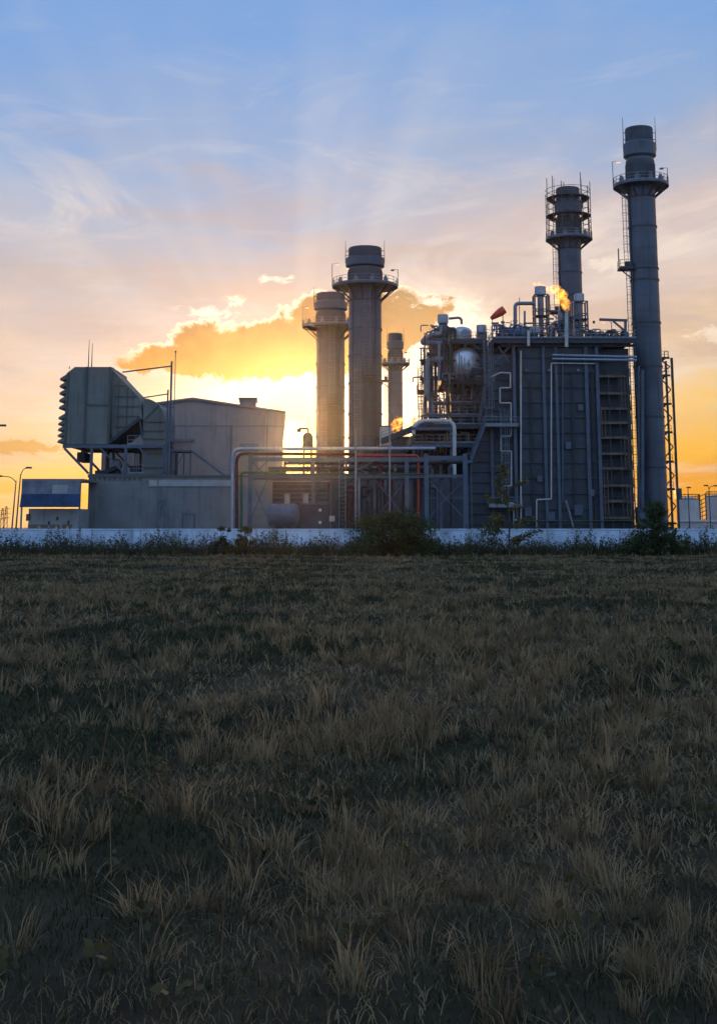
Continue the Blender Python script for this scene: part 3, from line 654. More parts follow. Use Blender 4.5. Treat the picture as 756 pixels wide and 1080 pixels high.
# ------------------------------------------------------------------ chimneys
def ring(c, r, z, h=.25, seg=40): return [(r, z), (r, z + h)]
def chimney(label, x, D, R0, H, group, ladder_side, ztop_plat, wide=1.0, bands=(), midz=None, scaff=False, lam=True):
    t = thing('chimney', label, 'chimney', (x, D, 0), group); c = (x, D, 0); zp = ztop_plat
    pr = [(R0, 0)]; z = 2.4
    while z < zp - 1: pr += [(R0, z - .05), (R0 + .035, z - .04), (R0 + .035, z + .04), (R0, z + .05)]; z += 2.44
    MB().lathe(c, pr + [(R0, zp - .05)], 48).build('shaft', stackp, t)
    hh = H - zp
    top = MB().lathe(c, [(R0 * 1.05, zp + .06), (R0 * 1.05, zp + hh * .42)], 48)
    for k in range(44):
        a = 2 * math.pi * k / 44; top.beam((x + R0 * 1.06 * math.cos(a), D + R0 * 1.06 * math.sin(a), zp + .1), (x + R0 * 1.06 * math.cos(a), D + R0 * 1.06 * math.sin(a), zp + hh * .36), .1)
    top.build('grille_band', stackd, t)
    MB().lathe(c, [(R0 * 1.0, zp + hh * .421), (R0 * 1.0, zp + hh * .47), (R0 * 1.19, zp + hh * .51), (R0 * 1.19, zp + hh * .72), (R0 * 1.03, zp + hh * .76)], 48).build('collar', stackp, t)
    MB().lathe(c, [(R0 * 1.02, zp + hh * .761), (R0 * 1.02, H - .15), (R0 * .99, H), (R0 * .88, H), (R0 * .88, H - 1.5)], 48).build('mouth', sooty, t)
    for z in bands: MB().lathe(c, [(R0 * 1.002, z - .13), (R0 * 1.055, z - .12), (R0 * 1.055, z + .12), (R0 * 1.002, z + .13)], 48).build('flange', stackd, t)
    rp = R0 * 2.02
    MB().lathe(c, [(R0 * 1.06, zp - .28), (rp, zp - .28), (rp, zp + .03), (R0 * 1.06, zp + .03)], 40).build('platform', steel, t)
    b = MB()
    for k in range(14):
        a = 2 * math.pi * k / 14 + .1; e = (math.cos(a), math.sin(a))
        b.beam((x + R0 * 1.01 * e[0], D + R0 * 1.01 * e[1], zp - R0 * .92), (x + rp * .95 * e[0], D + rp * .95 * e[1], zp - .3), .16)
    b.lathe(c, [(R0 * 1.002, zp - R0 * 1.0), (R0 * 1.05, zp - R0 * .99), (R0 * 1.05, zp - R0 * .9), (R0 * 1.002, zp - R0 * .89)], 40)
    b.build('bracket', darksteel, t)
    b = MB(); n = 24; pts = [(x + rp * .98 * math.cos(2 * math.pi * k / n), D + rp * .98 * math.sin(2 * math.pi * k / n), zp + .03) for k in range(n + 1)]
    b.rail(pts, 1.15, 2.0, .04).build('railing', galv, t)
    for a in (200, 320, 250, 285):
        q = (x + rp * .8 * math.cos(R(a)), D + rp * .8 * math.sin(R(a)))
        MB().box(q[0] - .35, q[0] + .35, q[1] - .3, q[1] + .3, zp + .05, zp + .9).lathe((q[0], q[1], 0), [(.2, zp + .9), (.26, zp + 1.15), (.1, zp + 1.35)], 10).build('instrument_box', galv, t)
    for a in ((178, 2.) if lam else ()):
        q = Vector((x + rp * math.cos(R(a)), D + rp * math.sin(R(a)), zp)); i = Vector((-math.cos(R(a)), 0, 0))
        h = 3.9 if a > 90 else 2.9
        l = MB().tube([q, q + Vector((0, 0, h)), q + Vector((0, 0, h)) + i * 1.1], .06, 6).build('lamp_arm', galv, t)
        e = q + Vector((0, 0, h - .12)) + i * .9; MB().box(e.x - .3, e.x + .3, e.y - .15, e.y + .15, e.z - .12, e.z + .05).build('lamp_head', lampm if a > 90 else galv, l)
    for a in (185, -8):
        q = (x + R0 * 1.2 * math.cos(R(a)), D + R0 * 1.2 * math.sin(R(a)))
        b = MB().tube([(q[0], q[1], zp + hh * .6), (q[0], q[1], H + hh * .2)], [.07, .03], 6)
        for z in (.64, .8, .92): b.beam((x + R0 * 1.0 * math.cos(R(a)), D + R0 * math.sin(R(a)), zp + hh * z), (q[0], q[1], zp + hh * z), .09)
        b.build('lightning_rod', darksteel, t)
    if ladder_side == 'front':
        y = D - R0 - .25
        MB().ladder(x + R0 * .12, y, midz, zp - .3, .8).build('ladder', galv, t)
        MB().box(x - R0 * .2, x + R0 * .6, y - 1.0, y + .35, midz - .15, midz).rail([(x - R0 * .2, y - .95, midz), (x + R0 * .6, y - .95, midz), (x + R0 * .6, y + .2, midz)], 1.1, 1.0).beam((x + R0 * .55, y - .9, midz - .1), (x + R0 * .3, y + .3, midz - 1.6), .12).build('landing', darksteel, t)
        MB().ladder(x - R0 * .45, y + .15, 1, midz + 1.5, .8).build('ladder', galv, t)
        for dx, rr in ((.62, .1), (-.05, .08), (-.75, .07)):
            MB().tube([(x + dx * R0, D - math.sqrt(1 - dx * dx) * R0 - .15, 1), (x + dx * R0, D - math.sqrt(1 - dx * dx) * R0 - .15, zp - .5)], rr, 6).build('conduit', stackd, t)
    else:
        xs_ = x - R0 - .55
        b = MB().ladder(xs_ - .1, D - .4, midz + .2, zp - .3, .55); b.build('ladder', galv, t)
        MB().box(xs_ - 1.3, xs_ + .7, D - 1.6, D + .8, midz - .2, midz).rail([(xs_ + .6, D - 1.55, midz), (xs_ - 1.25, D - 1.55, midz), (xs_ - 1.25, D + .7, midz)], 1.2, .9).box(xs_ - 1.25, xs_ - 1.1, D - .1, D + .1, midz, midz + 3.2).beam((xs_ - 1.2, D - 1, midz - .2), (xs_ + .6, D - 1, midz - 1.7), .16).box(xs_ - .4, xs_ + .3, D - 1.2, D - .4, midz, midz + 1.0).build('landing', darksteel, t)
        MB().ladder(xs_ + .15, D - .4, 2, midz, .6).build('ladder', galv, t)
        MB().tube([(x - R0 * .97, D - R0 * .35, 1), (x - R0 * .97, D - R0 * .35, zp - .4)], .16, 8).build('conduit', darksteel, t)
    if scaff:
        for nm, zz, ro in (('scaffold_deck', zp + hh * .44, 1.95), ('scaffold_deck', zp + hh * .79, 1.9)):
            b = MB(); n = 12
            for k in range(n):
                a0, a1 = 2 * math.pi * k / n + .1, 2 * math.pi * (k + 1) / n + .05
                b.add([(x + q * R0 * math.cos(a), D + q * R0 * math.sin(a), zz + dz) for dz in (0, .14) for q, a in ((1.22, a0), (ro, a0), (ro, a1), (1.22, a1))],
                      [(0, 3, 2, 1), (4, 5, 6, 7), (0, 1, 5, 4), (1, 2, 6, 5), (2, 3, 7, 6), (3, 0, 4, 7)])
                am = (a0 + a1) / 2; b.beam((x + R0 * 1.15 * math.cos(am), D + R0 * 1.15 * math.sin(am), zz - .9), (x + ro * R0 * .97 * math.cos(am), D + ro * R0 * .97 * math.sin(am), zz), .13)
            b.build(nm, darksteel, t)
        for k in range(14):
            a = 2 * math.pi * k / 14 + .23; q = (x + R0 * 1.92 * math.cos(a), D + R0 * 1.92 * math.sin(a))
            MB().tube([(q[0], q[1], zp), (q[0], q[1], H + rng.uniform(-2.5, 2.4))], .07, 6).build('scaffold_pole', rusty, t)
        for f in (.22, .33, .55, .66, .88, .97):
            z = zp + hh * f; b = MB(); k0 = int(rng.integers(14))
            for k in range(k0, k0 + 12):
                a, a2 = 2 * math.pi * k / 14 + .23, 2 * math.pi * (k + 1) / 14 + .23
                b.beam((x + R0 * 1.92 * math.cos(a), D + R0 * 1.92 * math.sin(a), z), (x + R0 * 1.92 * math.cos(a2), D + R0 * 1.92 * math.sin(a2), z), .08)
            b.build('scaffold_rail', rusty, t)
    return t
D = 215
chB = chimney('wide grey chimney with round platform and front ladder, taller of the middle pair', X(385, D, 380), D, M(17.3, D), Z(262, D), 'chimneys of the plant', 'front', Z(302, D),
              bands=[Z(p, D) for p in (348, 376, 405, 437, 462)], midz=Z(399, D))
D2 = 251
chA = copy_tree(chB, (X(348.5, D2, 400), D2, Z(310, D2) - Z(262, D)), None, 'wide grey chimney partly behind its taller twin, nearest the sun')
D = 312
chimney('slim distant chimney behind the orange lit cloud, right of the middle pair', X(417, D, 420), D, M(7.4, D), Z(352, D), 'chimneys of the plant', 'left', Z(384, D), bands=[Z(p, D) for p in (405, 428)], midz=Z(402, D))
D = 231
chimney('grey chimney whose top is wrapped in rusty scaffolding, behind the boiler', X(600.5, D, 280), D, M(12.3, D), Z(199, D), 'chimneys of the plant', 'left', Z(252, D), bands=[Z(p, D) for p in (288, 312)], midz=Z(330, D), scaff=True, lam=False)
D = 195
chimney('tallest slender grey chimney at the right end of the boiler', X(677.5, D, 250), D, M(14.6, D), Z(136, D), 'chimneys of the plant', 'left', Z(196, D), bands=[Z(p, D) for p in (240, 284, 296, 341, 387, 440, 493)], midz=Z(284, D))

# ------------------------------------------------------------------ boiler casing
D = 186
xA, xB = X(548, D, 460), X(668, D, 460); zT = Z(366, D)
BL = thing('boiler_house', 'big dark ribbed steel boiler casing with crowded roof deck', 'boiler', ((xA + xB) / 2, D, 0))
xr0 = X(632, D, 460)
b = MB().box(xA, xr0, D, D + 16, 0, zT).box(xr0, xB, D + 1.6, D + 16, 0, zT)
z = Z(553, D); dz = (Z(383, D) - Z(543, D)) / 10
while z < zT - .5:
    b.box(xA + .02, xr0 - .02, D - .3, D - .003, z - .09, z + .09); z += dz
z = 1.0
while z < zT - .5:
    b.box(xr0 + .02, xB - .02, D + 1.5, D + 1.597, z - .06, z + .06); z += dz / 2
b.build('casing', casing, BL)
for px, w in ((542.8, 3.2), (574.2, 3.2), (587.5, 3.0), (619.3, 3.4), (631, 3.4)):
    xx = X(px, D, 460); hw = M(w, D) / 2
    b = MB().box(xx - hw, xx + hw, D - .55, D - .50, 0, zT + .2).box(xx - .06, xx + .06, D - .498, D - .31, 0, zT + .2).box(xx - hw, xx + hw, D - .308, D - .304, 0, zT + .2)
    b.build('column', steel, BL)
# inlet duct on the left, leaning outwards towards its foot
poly = [P2(491, 557, D), P2(548, 557, D), P2(548, 366, D), P2(527, 386, D), P2(512, 434, D), P2(497, 482, D)]
poly = [(a, max(0, c)) for a, c in poly]
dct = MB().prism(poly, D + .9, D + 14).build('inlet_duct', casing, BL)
b = MB(); zs = [c for a, c in poly]
def left_edge(z):
    for (p, q) in ((2, 3), (3, 4), (4, 5), (5, 0)):
        (xa_, za_), (xb_, zb_) = poly[p], poly[q]
        if min(za_, zb_) <= z <= max(za_, zb_): return xa_ + (xb_ - xa_) * (z - za_) / (zb_ - za_)
    return poly[0][0]
z = 1.2
while z < Z(392, D):
    b.box(left_edge(z) + .05, xA - .6, D + .62, D + .897, z - .08, z + .08); z += dz * .68
b.build('duct_rib', casing, dct)
b = MB(); xx = X(520, D); b.box(xx - .22, xx + .22, D + .38, D + .617, 0, Z(448, D)); b.build('column', steel, BL)
# roof deck
zd = Z(358, D)
b = MB().box(X(519, D, 360), X(669, D, 360), D - 1.6, D + 15, zd - .15, zd)
for px in range(520, 670, 9): b.box(X(px, D, 360) - .08, X(px, D, 360) + .08, D - 1.55, D + 15, zd - .65, zd - .153)
b.box(X(519, D, 360), X(669, D, 360), D - 1.5, D - 1.3, zd - .75, zd - .153)
b.box(X(527, D, 360), X(669, D, 360), D - .6, D - .3, zd - 1.15, zd - .77)
b.build('roof_deck', darksteel, BL)
MB().rail([(X(519, D, 360), D + 6, zd), (X(519, D, 360), D - 1.5, zd), (X(669, D, 360), D - 1.5, zd), (X(669, D, 360), D + 14, zd)], 1.15, 1.5, .04).build('railing', galv, BL)
b = MB()
for p, q in (((524, 383), (540, 366)), ((540, 383), (528, 366))): b.beam((X(p[0], D), D - .4, Z(p[1], D)), (X(q[0], D), D - .4, Z(q[1], D)), .2)
b.build('knee_brace', steel, BL)
# service platforms of the right bay
xs0, xs1 = X(633, D, 460), X(665, D, 460)
for py in (397, 415, 431, 446, 461.5, 478.5, 494, 512, 528.5, 546):
    z = Z(py, D); p = MB().box(xs0, xs1 + rng.uniform(-.2, .3), D - .5, D + 1.3, z - .17, z).box(xs0, xs1, D - .56, D - .503, z - .2, z + .1).build('service_platform', rusty, BL)
    b = MB().rail([(xs0, D - .5, z), (xs1, D - .5, z)], 1.1, 1.4, .028)
    for k in range(3):
        q = xs0 + rng.uniform(.2, 4); b.box(q, q + rng.uniform(.2, .5), D + .1, D + .4, z, z + rng.uniform(.2, .7))
    b.build('handrail', darksteel, p)
for px, p0, p1, mm in ((638.5, 545, 497, rusty), (638, 461, 431, rusty), (662, 545, 512, rusty), (661.5, 494, 461, rusty), (660, 431, 397, rusty), (666.5, 552, 380, darksteel)):
    MB().ladder(X(px, D), D - .62, Z(p0, D), Z(p1, D), .5, False, .05).build('ladder', mm, BL)
b = MB()
for px in (634.5, 645, 656, 664.5): b.box(X(px, D) - .07, X(px, D) + .07, D - .46, D - .32, 0, Z(384, D))
b.beam((X(640, D), D - .4, Z(511, D)), (X(655, D), D - .4, Z(497, D)), .08)
b.build('platform_post', darksteel, BL)
# access platform and caged ladders on the duct
for nm, p in (('access_platform', (510, 547, 448.5)), ('access_platform', (514, 549, 533))):
    z = Z(p[2], D); a = MB().box(X(p[0], D), X(p[1], D), D - 1.7, D + .4, z - .3, z).build(nm, galv, BL)
    MB().rail([(X(p[0], D), D + .3, z), (X(p[0], D), D - 1.6, z), (X(p[1], D), D - 1.6, z)], 1.1, 1.2).build('handrail', galv, a)
MB().ladder(X(532.5, D), D - .75, Z(533, D), Z(436, D), .8).build('ladder', galv, BL)
MB().ladder(X(516.5, D), D - .75, Z(448, D), Z(360, D), .9).build('ladder', galv, BL)
# foot of the casing: low pipes and kerb
b = MB().box(X(493, D), X(548, D), D - .9, D - .7, .9, 1.15)
for px in (497, 508, 521, 534, 545): b.box(X(px, D) - .08, X(px, D) + .08, D - .88, D - .72, 0, .9)
b.build('base_rail', steel, BL)

for px, q0, q1 in ((560, 400, 552), (604, 392, 545), (625.5, 392, 552)):
    b = MB(); xx = X(px, D, 470)
    for sx in (-.16, .16): b.box(xx + sx - .02, xx + sx + .02, D - .44, D - .36, Z(q1, D), Z(q0, D))
    z = Z(q1, D)
    while z < Z(q0, D): b.box(xx - .16, xx + .16, D - .42, D - .40, z, z + .06); z += .5
    for sx in (-.08, -.01, .07): b.tube([(xx + sx, D - .46, Z(q1, D)), (xx + sx, D - .46, Z(q0, D))], .03, 5)
    b.build('cable_tray', darksteel, BL)
for px, py, w in ((556, 540, .5), (600, 470, .4), (609, 538, .6), (623, 520, .4), (569, 505, .35), (580, 545, .5), (614, 430, .35)):
    MB().box(X(px, D) - w, X(px, D) + w, D - .62, D - .32, Z(py, D) - w * 1.2, Z(py, D) + w * 1.2).build('junction_box', steel, BL)
for px in (557, 581, 612):
    l = MB().beam((X(px, D), D - .3, Z(391, D)), (X(px, D), D - 1.3, Z(390, D)), .07).build('lamp_bracket', galv, BL)
    MB().box(X(px, D) - .2, X(px, D) + .2, D - 1.5, D - 1.2, Z(391.5, D) - .1, Z(390, D) - .12).build('lamp_head', galv, l)
# pipes on the face of the boiler
def pipe(label, pts, r, mt, D, bend=.35, name='pipe', cat='pipe', group=None, seg=10, clips=True):
    w = [PT(*q, D) if len(q) == 2 else PT(q[0], q[1], q[2]) for q in pts]
    b = MB().tube(w, r, seg, bend)
    if clips:
        for p, q in zip(w[:-1], w[1:]):
            p, q = Vector(p), Vector(q); k = int((q - p).length // 3)
            for i in range(k):
                c = p.lerp(q, (i + .5) / k); d = (q - p).normalized() * .07; b.tube([c - d, c + d], r * 1.32, seg)
    return b.build(name, mt, None, label, cat, group, loc=(w[0][0], w[0][1], max(0, min(p[2] for p in w))))
pipe('white pipe zigzagging in square steps down the inlet duct', [(517, 398), (527.5, 393), (538, 393.5), (538, 409), (527, 409), (527, 425), (538.7, 425), (538.7, 460), (528, 460), (528, 476), (539, 476), (539, 512.5), (529.5, 512.5), (529.5, 530), (541.5, 531), (541.5, 556)], .11, white, D - .3, .12)
pipe('straight tall white pipe beside the zigzag pipe', [(549, 370), (549, 548.5), (542.5, 548.5)], .12, white, D - .75, .2)
pipe('white pipe with a square jog near its foot, mid boiler face', [(627, 383.5), (581, 383), (581, 526.5), (565.5, 527), (565.5, 556)], .10, white, D - .7, .2)
pipe('upper of two level silver pipes under the roof deck', [(582, 374.5), (671, 376.5)], .2, silver, D - 1.0)
pipe('lower of two level silver pipes under the roof deck', [(582, 378.5), (671, 380)], .2, silver, D - 1.0)
pipe('slim grey pipe running straight down the boiler face to the hose', [(593, 384), (593, 530)], .12, steel, D - .5)
pipe('pale bent hose leaning at the foot of the boiler', [(596, 528), (598, 534), (604, 556)], .17, galv, D - 1.4, .4, 'hose', 'hose')
pipe('left one of two tall grey pipes beside the tallest chimney', [(673, 386), (673, 538)], .2, steel, D - .2)
pipe('right one of two tall grey pipes beside the tallest chimney', [(677, 390), (677, 545)], .24, steel, D - .9)
pipe('long green pipe low along the foot of the boiler', [(548, 549.5), (668, 549)], .09, greenp, D - 1.2)
for px, h in ((583, 1.3), (602, 1.5), (627, 1.8), (636, 1.4)):
    t = thing('valve_post', 'short grey valve post at the foot of the boiler', 'valve', (X(px, D - 1.6), D - 1.6, 0), 'valve posts before the boiler')
    xx = X(px, D - 1.6); MB().tube([(xx, D - 1.6, 0), (xx, D - 1.6, h)], .13, 8).lathe((xx, D - 1.6, h * .7), [(.13, -.12), (.26, -.1), (.26, .1), (.13, .12)], 10).build('body', galv, t)
    MB().lathe((xx, D - 1.6, h), [(.05, 0), (.25, .03), (.25, .07), (.05, .1)], 12).build('handwheel', darksteel, t)
t = thing('control_cabinet', 'dark control cabinets between the boiler and the tallest chimney', 'cabinet', (X(674, D - 1), D - 1, 0))
MB().box(X(669, D), X(680, D), D - 1.5, D - .5, 0, Z(535, D)).build('cabinet', darksteel, t); MB().box(X(671, D), X(677, D), D - 1.55, D - 1.503, .5, Z(541, D)).build('door', steel, t)

Dq = 226
t = thing('boiler_house', 'dark second boiler casing glimpsed behind the drum tower pipes', 'boiler', (X(520, Dq), Dq, 0))
MB().box(X(478, Dq), X(662, Dq), Dq, Dq + 14, 0, Z(372, Dq)).build('casing', casing, t)
b = MB(); z = 2
while z < Z(374, Dq): b.box(X(478, Dq) - .1, X(560, Dq), Dq - .2, Dq - .003, z, z + .2); z += 2
b.build('casing_rib', steel, t)
t = thing('turbine_enclosure', 'dark turbine enclosure low behind the sloping gallery', 'enclosure', (X(450, 206), 206, 0))
MB().box(X(398, 206), X(500, 206), 206, 215, 0, Z(462, 206)).build('wall', darksteel, t)
b = MB(); z = 3
while z < Z(463, 206): b.box(X(398, 206), X(500, 206), 205.8, 205.997, z, z + .15); z += 1.3
b.build('cladding_rib', steel, t); MB().box(X(397, 206), X(501, 206), 205.7, 215.3, Z(462, 206) + .003, Z(460.5, 206)).build('roof', darksteel, t)

# ------------------------------------------------------------------ roof deck equipment
def silencer(label, px, D, w, p0, p1, tw, foot, group='roof silencers'):
    x = X(px, D, p1); r = M(w, D) / 2; z0, z1, zf = Z(p1, D), Z(p0, D), Z(foot, D)
    t = thing('steam_silencer', label, 'silencer', (x, D, zf), group)
    MB().lathe((x, D, 0), [(r * .45, z0 - .25), (r, z0), (r, z1 - .1), (r * .94, z1), (r * .9, z1), (r * .9, z1 - .5)], 24).build('drum', alu, t)
    MB().lathe((x, D, 0), [(r * .42, zf), (r * .42, (zf + z0) / 2), (r * .55, (zf + z0) / 2 + .1), (r * .55, z0 - .25)], 14).build('stem', galv, t)
    if tw:
        h = M(tw, D) / 2; b = MB(); zt_ = z0 - .1
        for sx in (-1, 1):
            for sy in (-1, 1): b.box(x + sx * h - .12, x + sx * h + .12, D + sy * h - .12, D + sy * h + .12, zf, zt_)
        for f in (.33, .66, 1):
            z = zf + (zt_ - zf) * f
            for s in (-1, 1): b.beam((x - h, D + s * h, z), (x + h, D + s * h, z), .14); b.beam((x + s * h, D - h, z), (x + s * h, D + h, z), .14)
        b.beam((x - h, D - h, zf), (x + h, D - h, zf + (zt_ - zf) * .33), .1); b.beam((x + h, D - h, zf + (zt_ - zf) * .33), (x - h, D - h, zf + (zt_ - zf) * .66), .1)
        b.build('frame', steel, t)
        MB().box(x - h * 1.15, x + h * 1.15, D - h * 1.15, D + h * 1.15, zf + (zt_ - zf) * .5, zf + (zt_ - zf) * .5 + .12).build('platform', darksteel, t)
    return t
Dr = D + 3
silencer('highest roof silencer, white drum on a steel frame left of the flame', 569.5, Dr, 12, 302.5, 311, 14, 357)
silencer('white silencer drum on a frame right of the flame', 610.5, Dr, 10.5, 310, 318, 14, 357)
def pipework(label, n, x0, x1, y0, y1, d0, d1, ms, rmin=.05, rmax=.16, vert=.6, foot=None, name='pipework', seed=3):
    g = np.random.default_rng(seed); t = thing(name, label, 'pipework', PT((x0 + x1) / 2, foot or y1, (d0 + d1) / 2))
    for i in range(n):
        d = g.uniform(d0, d1); px = g.uniform(x0, x1); py = g.uniform(y0, y1); r = g.uniform(rmin, rmax); 
        pts = [tuple(PT(px, (foot or y1), d))] if g.uniform() < vert else [tuple(PT(px + g.uniform(-8, 8), py, d))]
        pts.append(tuple(PT(px, py, d))); q = PT(px + g.choice([-1, 1]) * g.uniform(2, 9), py, d)
        pts.append(q)
        if g.uniform() < .6: pts.append((q[0], q[1], q[2] - g.uniform(.4, 2.2)))
        if (Vector(pts[0]) - Vector(pts[1])).length < .2: pts = pts[1:]
        if len(pts) < 2: continue
        MB().tube(pts, r, 8, r * 3).build('pipe', ms[int(g.integers(len(ms)))], t)
        if g.uniform() < .5:
            c = pts[1]; MB().lathe((c[0], c[1], c[2] - .3), [(r, -.2), (r * 2.0, -.15), (r * 2.0, .12), (r, .2), (.03, .25), (.03, .5), (r * 1.9, .52), (r * 1.9, .57)], 10).build('valve', ms[int(g.integers(len(ms)))], t)
    return t
pipework('jumble of small pipes and valves at the left of the roof deck', 34, 521, 561, 340, 354, D - 1.1, D + 3, [galv, steel, darksteel, bluem], foot=358, seed=5)
pipework('jumble of small pipes and valves between the two roof silencers', 30, 576, 603, 334, 354, D - 1.1, D + 3, [galv, steel, darksteel, white], foot=358, seed=6)
pipework('jumble of low pipes and valves at the right of the roof deck', 40, 616, 657, 347, 355, D - 1.1, D + 3, [galv, steel, darksteel], foot=358, seed=8)
pipe('goose neck pipe arching over to the highest roof silencer', [(543, 357), (543, 320), (564, 320)], .28, galv, Dr - 1.6, .6)
pipe('short goose neck pipe right of the highest roof silencer', [(583, 356), (583, 347), (591, 346), (591, 330)], .26, galv, Dr - 1.2, .5)
pipe('level pipe joining the highest roof silencer to the left riser', [(575, 328), (590, 328.5), (590, 333)], .2, steel, Dr - .6, .4)
pipe('thin vent pipe left of the highest roof silencer', [(553, 357), (553, 328)], .16, galv, Dr - 2.4)
pipe('thin tall rod left of the roof vent pipe', [(547.5, 357), (547.5, 314)], .06, steel, Dr - 1)
pipe('white upright pipe end on the front edge of the roof deck', [(557, 365), (557, 349)], .22, white, D - 1.9)
fl = pipe('tall white riser below the orange flame', [(597, 366), (597, 330)], .26, white, D - 1.9)
pipe('second riser just left of the white riser', [(589, 357), (589, 326)], .2, galv, D + 1)
pipe('black slanting pipe tip beside the white riser', [(598.5, 340), (600, 328)], .16, glass, D - 1.2)
t = thing('motor', 'blue horizontal motor on the left of the roof deck', 'motor', PT(548, 357, D + 1))
x, z = X(549, D + 1), Z(351, D + 1); r = .85
MB().lathe((x, D + 1, z), [(r * .6, -1.5), (r, -1.35), (r, 1.2), (r * .8, 1.4), (r * .3, 1.5)], 20, 'X').build('body', bluem, t)
MB().box(x - 1.1, x + 1, D + .4, D + 1.6, Z(358, D + 1), z - r * .9).build('base', darksteel, t)
t = thing('control_box', 'white control box at the foot of the highest roof silencer', 'box', PT(567, 357, D - .2))
MB().box(X(562, D), X(573, D), D - .8, D + .2, Z(351.5, D), Z(345, D)).build('body', pale, t)
MB().box(X(564, D), X(571, D), D - .5, D, Z(358, D), Z(351.5, D) - .003).build('stand', darksteel, t); MB().box(X(567.3, D), X(567.7, D), D - .84, D - .803, Z(351, D), Z(345.5, D)).build('seam', steel, t)
t = thing('air_receiver', 'small round white vessel on the roof deck below the flame', 'vessel', PT(601, 357, D - .6))
MB().lathe((X(601, D), D - .6, Z(356.5, D)), [(.5 * math.cos(a), .5 * math.sin(a)) for a in [(-.49 + .98 * i / 10) * math.pi for i in range(11)]], 18).build('shell', pale, t)
MB().box(X(601, D) - .25, X(601, D) + .25, D - .8, D - .4, zd, Z(356.5, D) - .35).build('leg', darksteel, t)
def plume(label, blobs_, D, seed):  # lumpy orange plume filled with the emissive volume
    g = np.random.default_rng(seed); bm = MB()
    for px, py, r in blobs_:
        c = PT(px, py, D); rr = M(r, D); prof = []
        ph = g.uniform(0, 6, 6)
        base = len(bm.v); nv, nu = 14, 20; vs = []; fs = []
        for i in range(nv + 1):
            th = math.pi * i / nv
            for j in range(nu):
                p = 2 * math.pi * j / nu; k = rr * (1 + .30 * math.sin(3 * p + ph[0] + 2 * th) + .26 * math.sin(5 * th + ph[1] + 2 * p) + .20 * math.sin(7 * p + ph[2] + 3 * th))
                if i in (0, nv): k = rr
                vs.append((c[0] + k * math.sin(th) * math.cos(p), c[1] + k * math.sin(th) * math.sin(p), c[2] + k * math.cos(th) * 1.15))
        for i in range(nv):
            for j in range(nu): fs.append((i * nu + j, (i + 1) * nu + j, (i + 1) * nu + (j + 1) % nu, i * nu + (j + 1) % nu))
        bm.add(vs, fs)
    p = PT(blobs_[0][0], blobs_[0][1], D)
    o = bm.build('plume', plumem, label=label, cat='plume', loc=p)
    rm = o.modifiers.new('merge', 'REMESH'); rm.mode = 'VOXEL'; rm.voxel_size = .16
    return o
plume('orange flame leaning over the white riser', [(597, 326, 2.6), (596, 321, 4.4), (593, 315, 6.0), (589, 309, 5.4), (585, 305.5, 4.4), (580.5, 305.5, 2.8)], D - 1.9, 1)
plume('wisp of orange flame above the highest roof silencer', [(573, 303, 2.2), (568, 300.5, 2.6), (563, 299, 1.8), (577, 305, 2)], Dr + 6, 2)
# windsock
Dk = D - .5
t = thing('windsock', 'red windsock on a thin pole at the left of the roof deck', 'windsock', PT(530, 358, Dk))
a, b_ = Vector(PT(531.5, 326.5, Dk)), Vector(PT(517.5, 336, Dk))
MB().tube([a, a.lerp(b_, .3), a.lerp(b_, .7), b_], [.58, .6, .44, .26], 14).build('sock', sockp, t)
MB().tube([PT(530, 358, Dk), PT(530, 325.5, Dk)], .06, 6).build('pole', steel, t)
MB().lathe(PT(530, 340, Dk), [(.05, -.3), (.3, -.1), (.3, .1), (.05, .3)], 10).build('lamp', galv, t)
pipe('thin bare rod left of the windsock pole', [(519, 357), (519, 337)], .05, steel, D - .5)
# davit crane
t = thing('davit_crane', 'grey davit crane arm at the right end of the roof deck', 'crane', PT(659, 358, D - .8))
Dc = D - .8
MB().beam(PT(659, 363, Dc), PT(659, 337.6, Dc), .38).build('post', steel, t); MB().beam(PT(661, 338, Dc), PT(631.5, 337, Dc), .3, .36).build('jib', steel, t)
MB().beam(PT(646, 338.5, Dc), PT(658.5, 349, Dc), .25).build('brace', steel, t); MB().box(X(631, Dc), X(633, Dc), Dc - .2, Dc + .2, Z(341, Dc), Z(338.5, Dc)).build('hook_block', darksteel, t)
t = thing('deck_lamp', 'lit deck lamp on a thin pole under the davit jib', 'lamp', PT(644.5, 358, D))
MB().tube([PT(644.5, 358, D), PT(644.5, 340, D), PT(642.5, 339.6, D)], .06, 6).build('pole', galv, t); MB().box(X(641.5, D), X(644, D), D - .25, D + .25, Z(341.2, D), Z(340, D)).build('lamp_head', lampm, t)

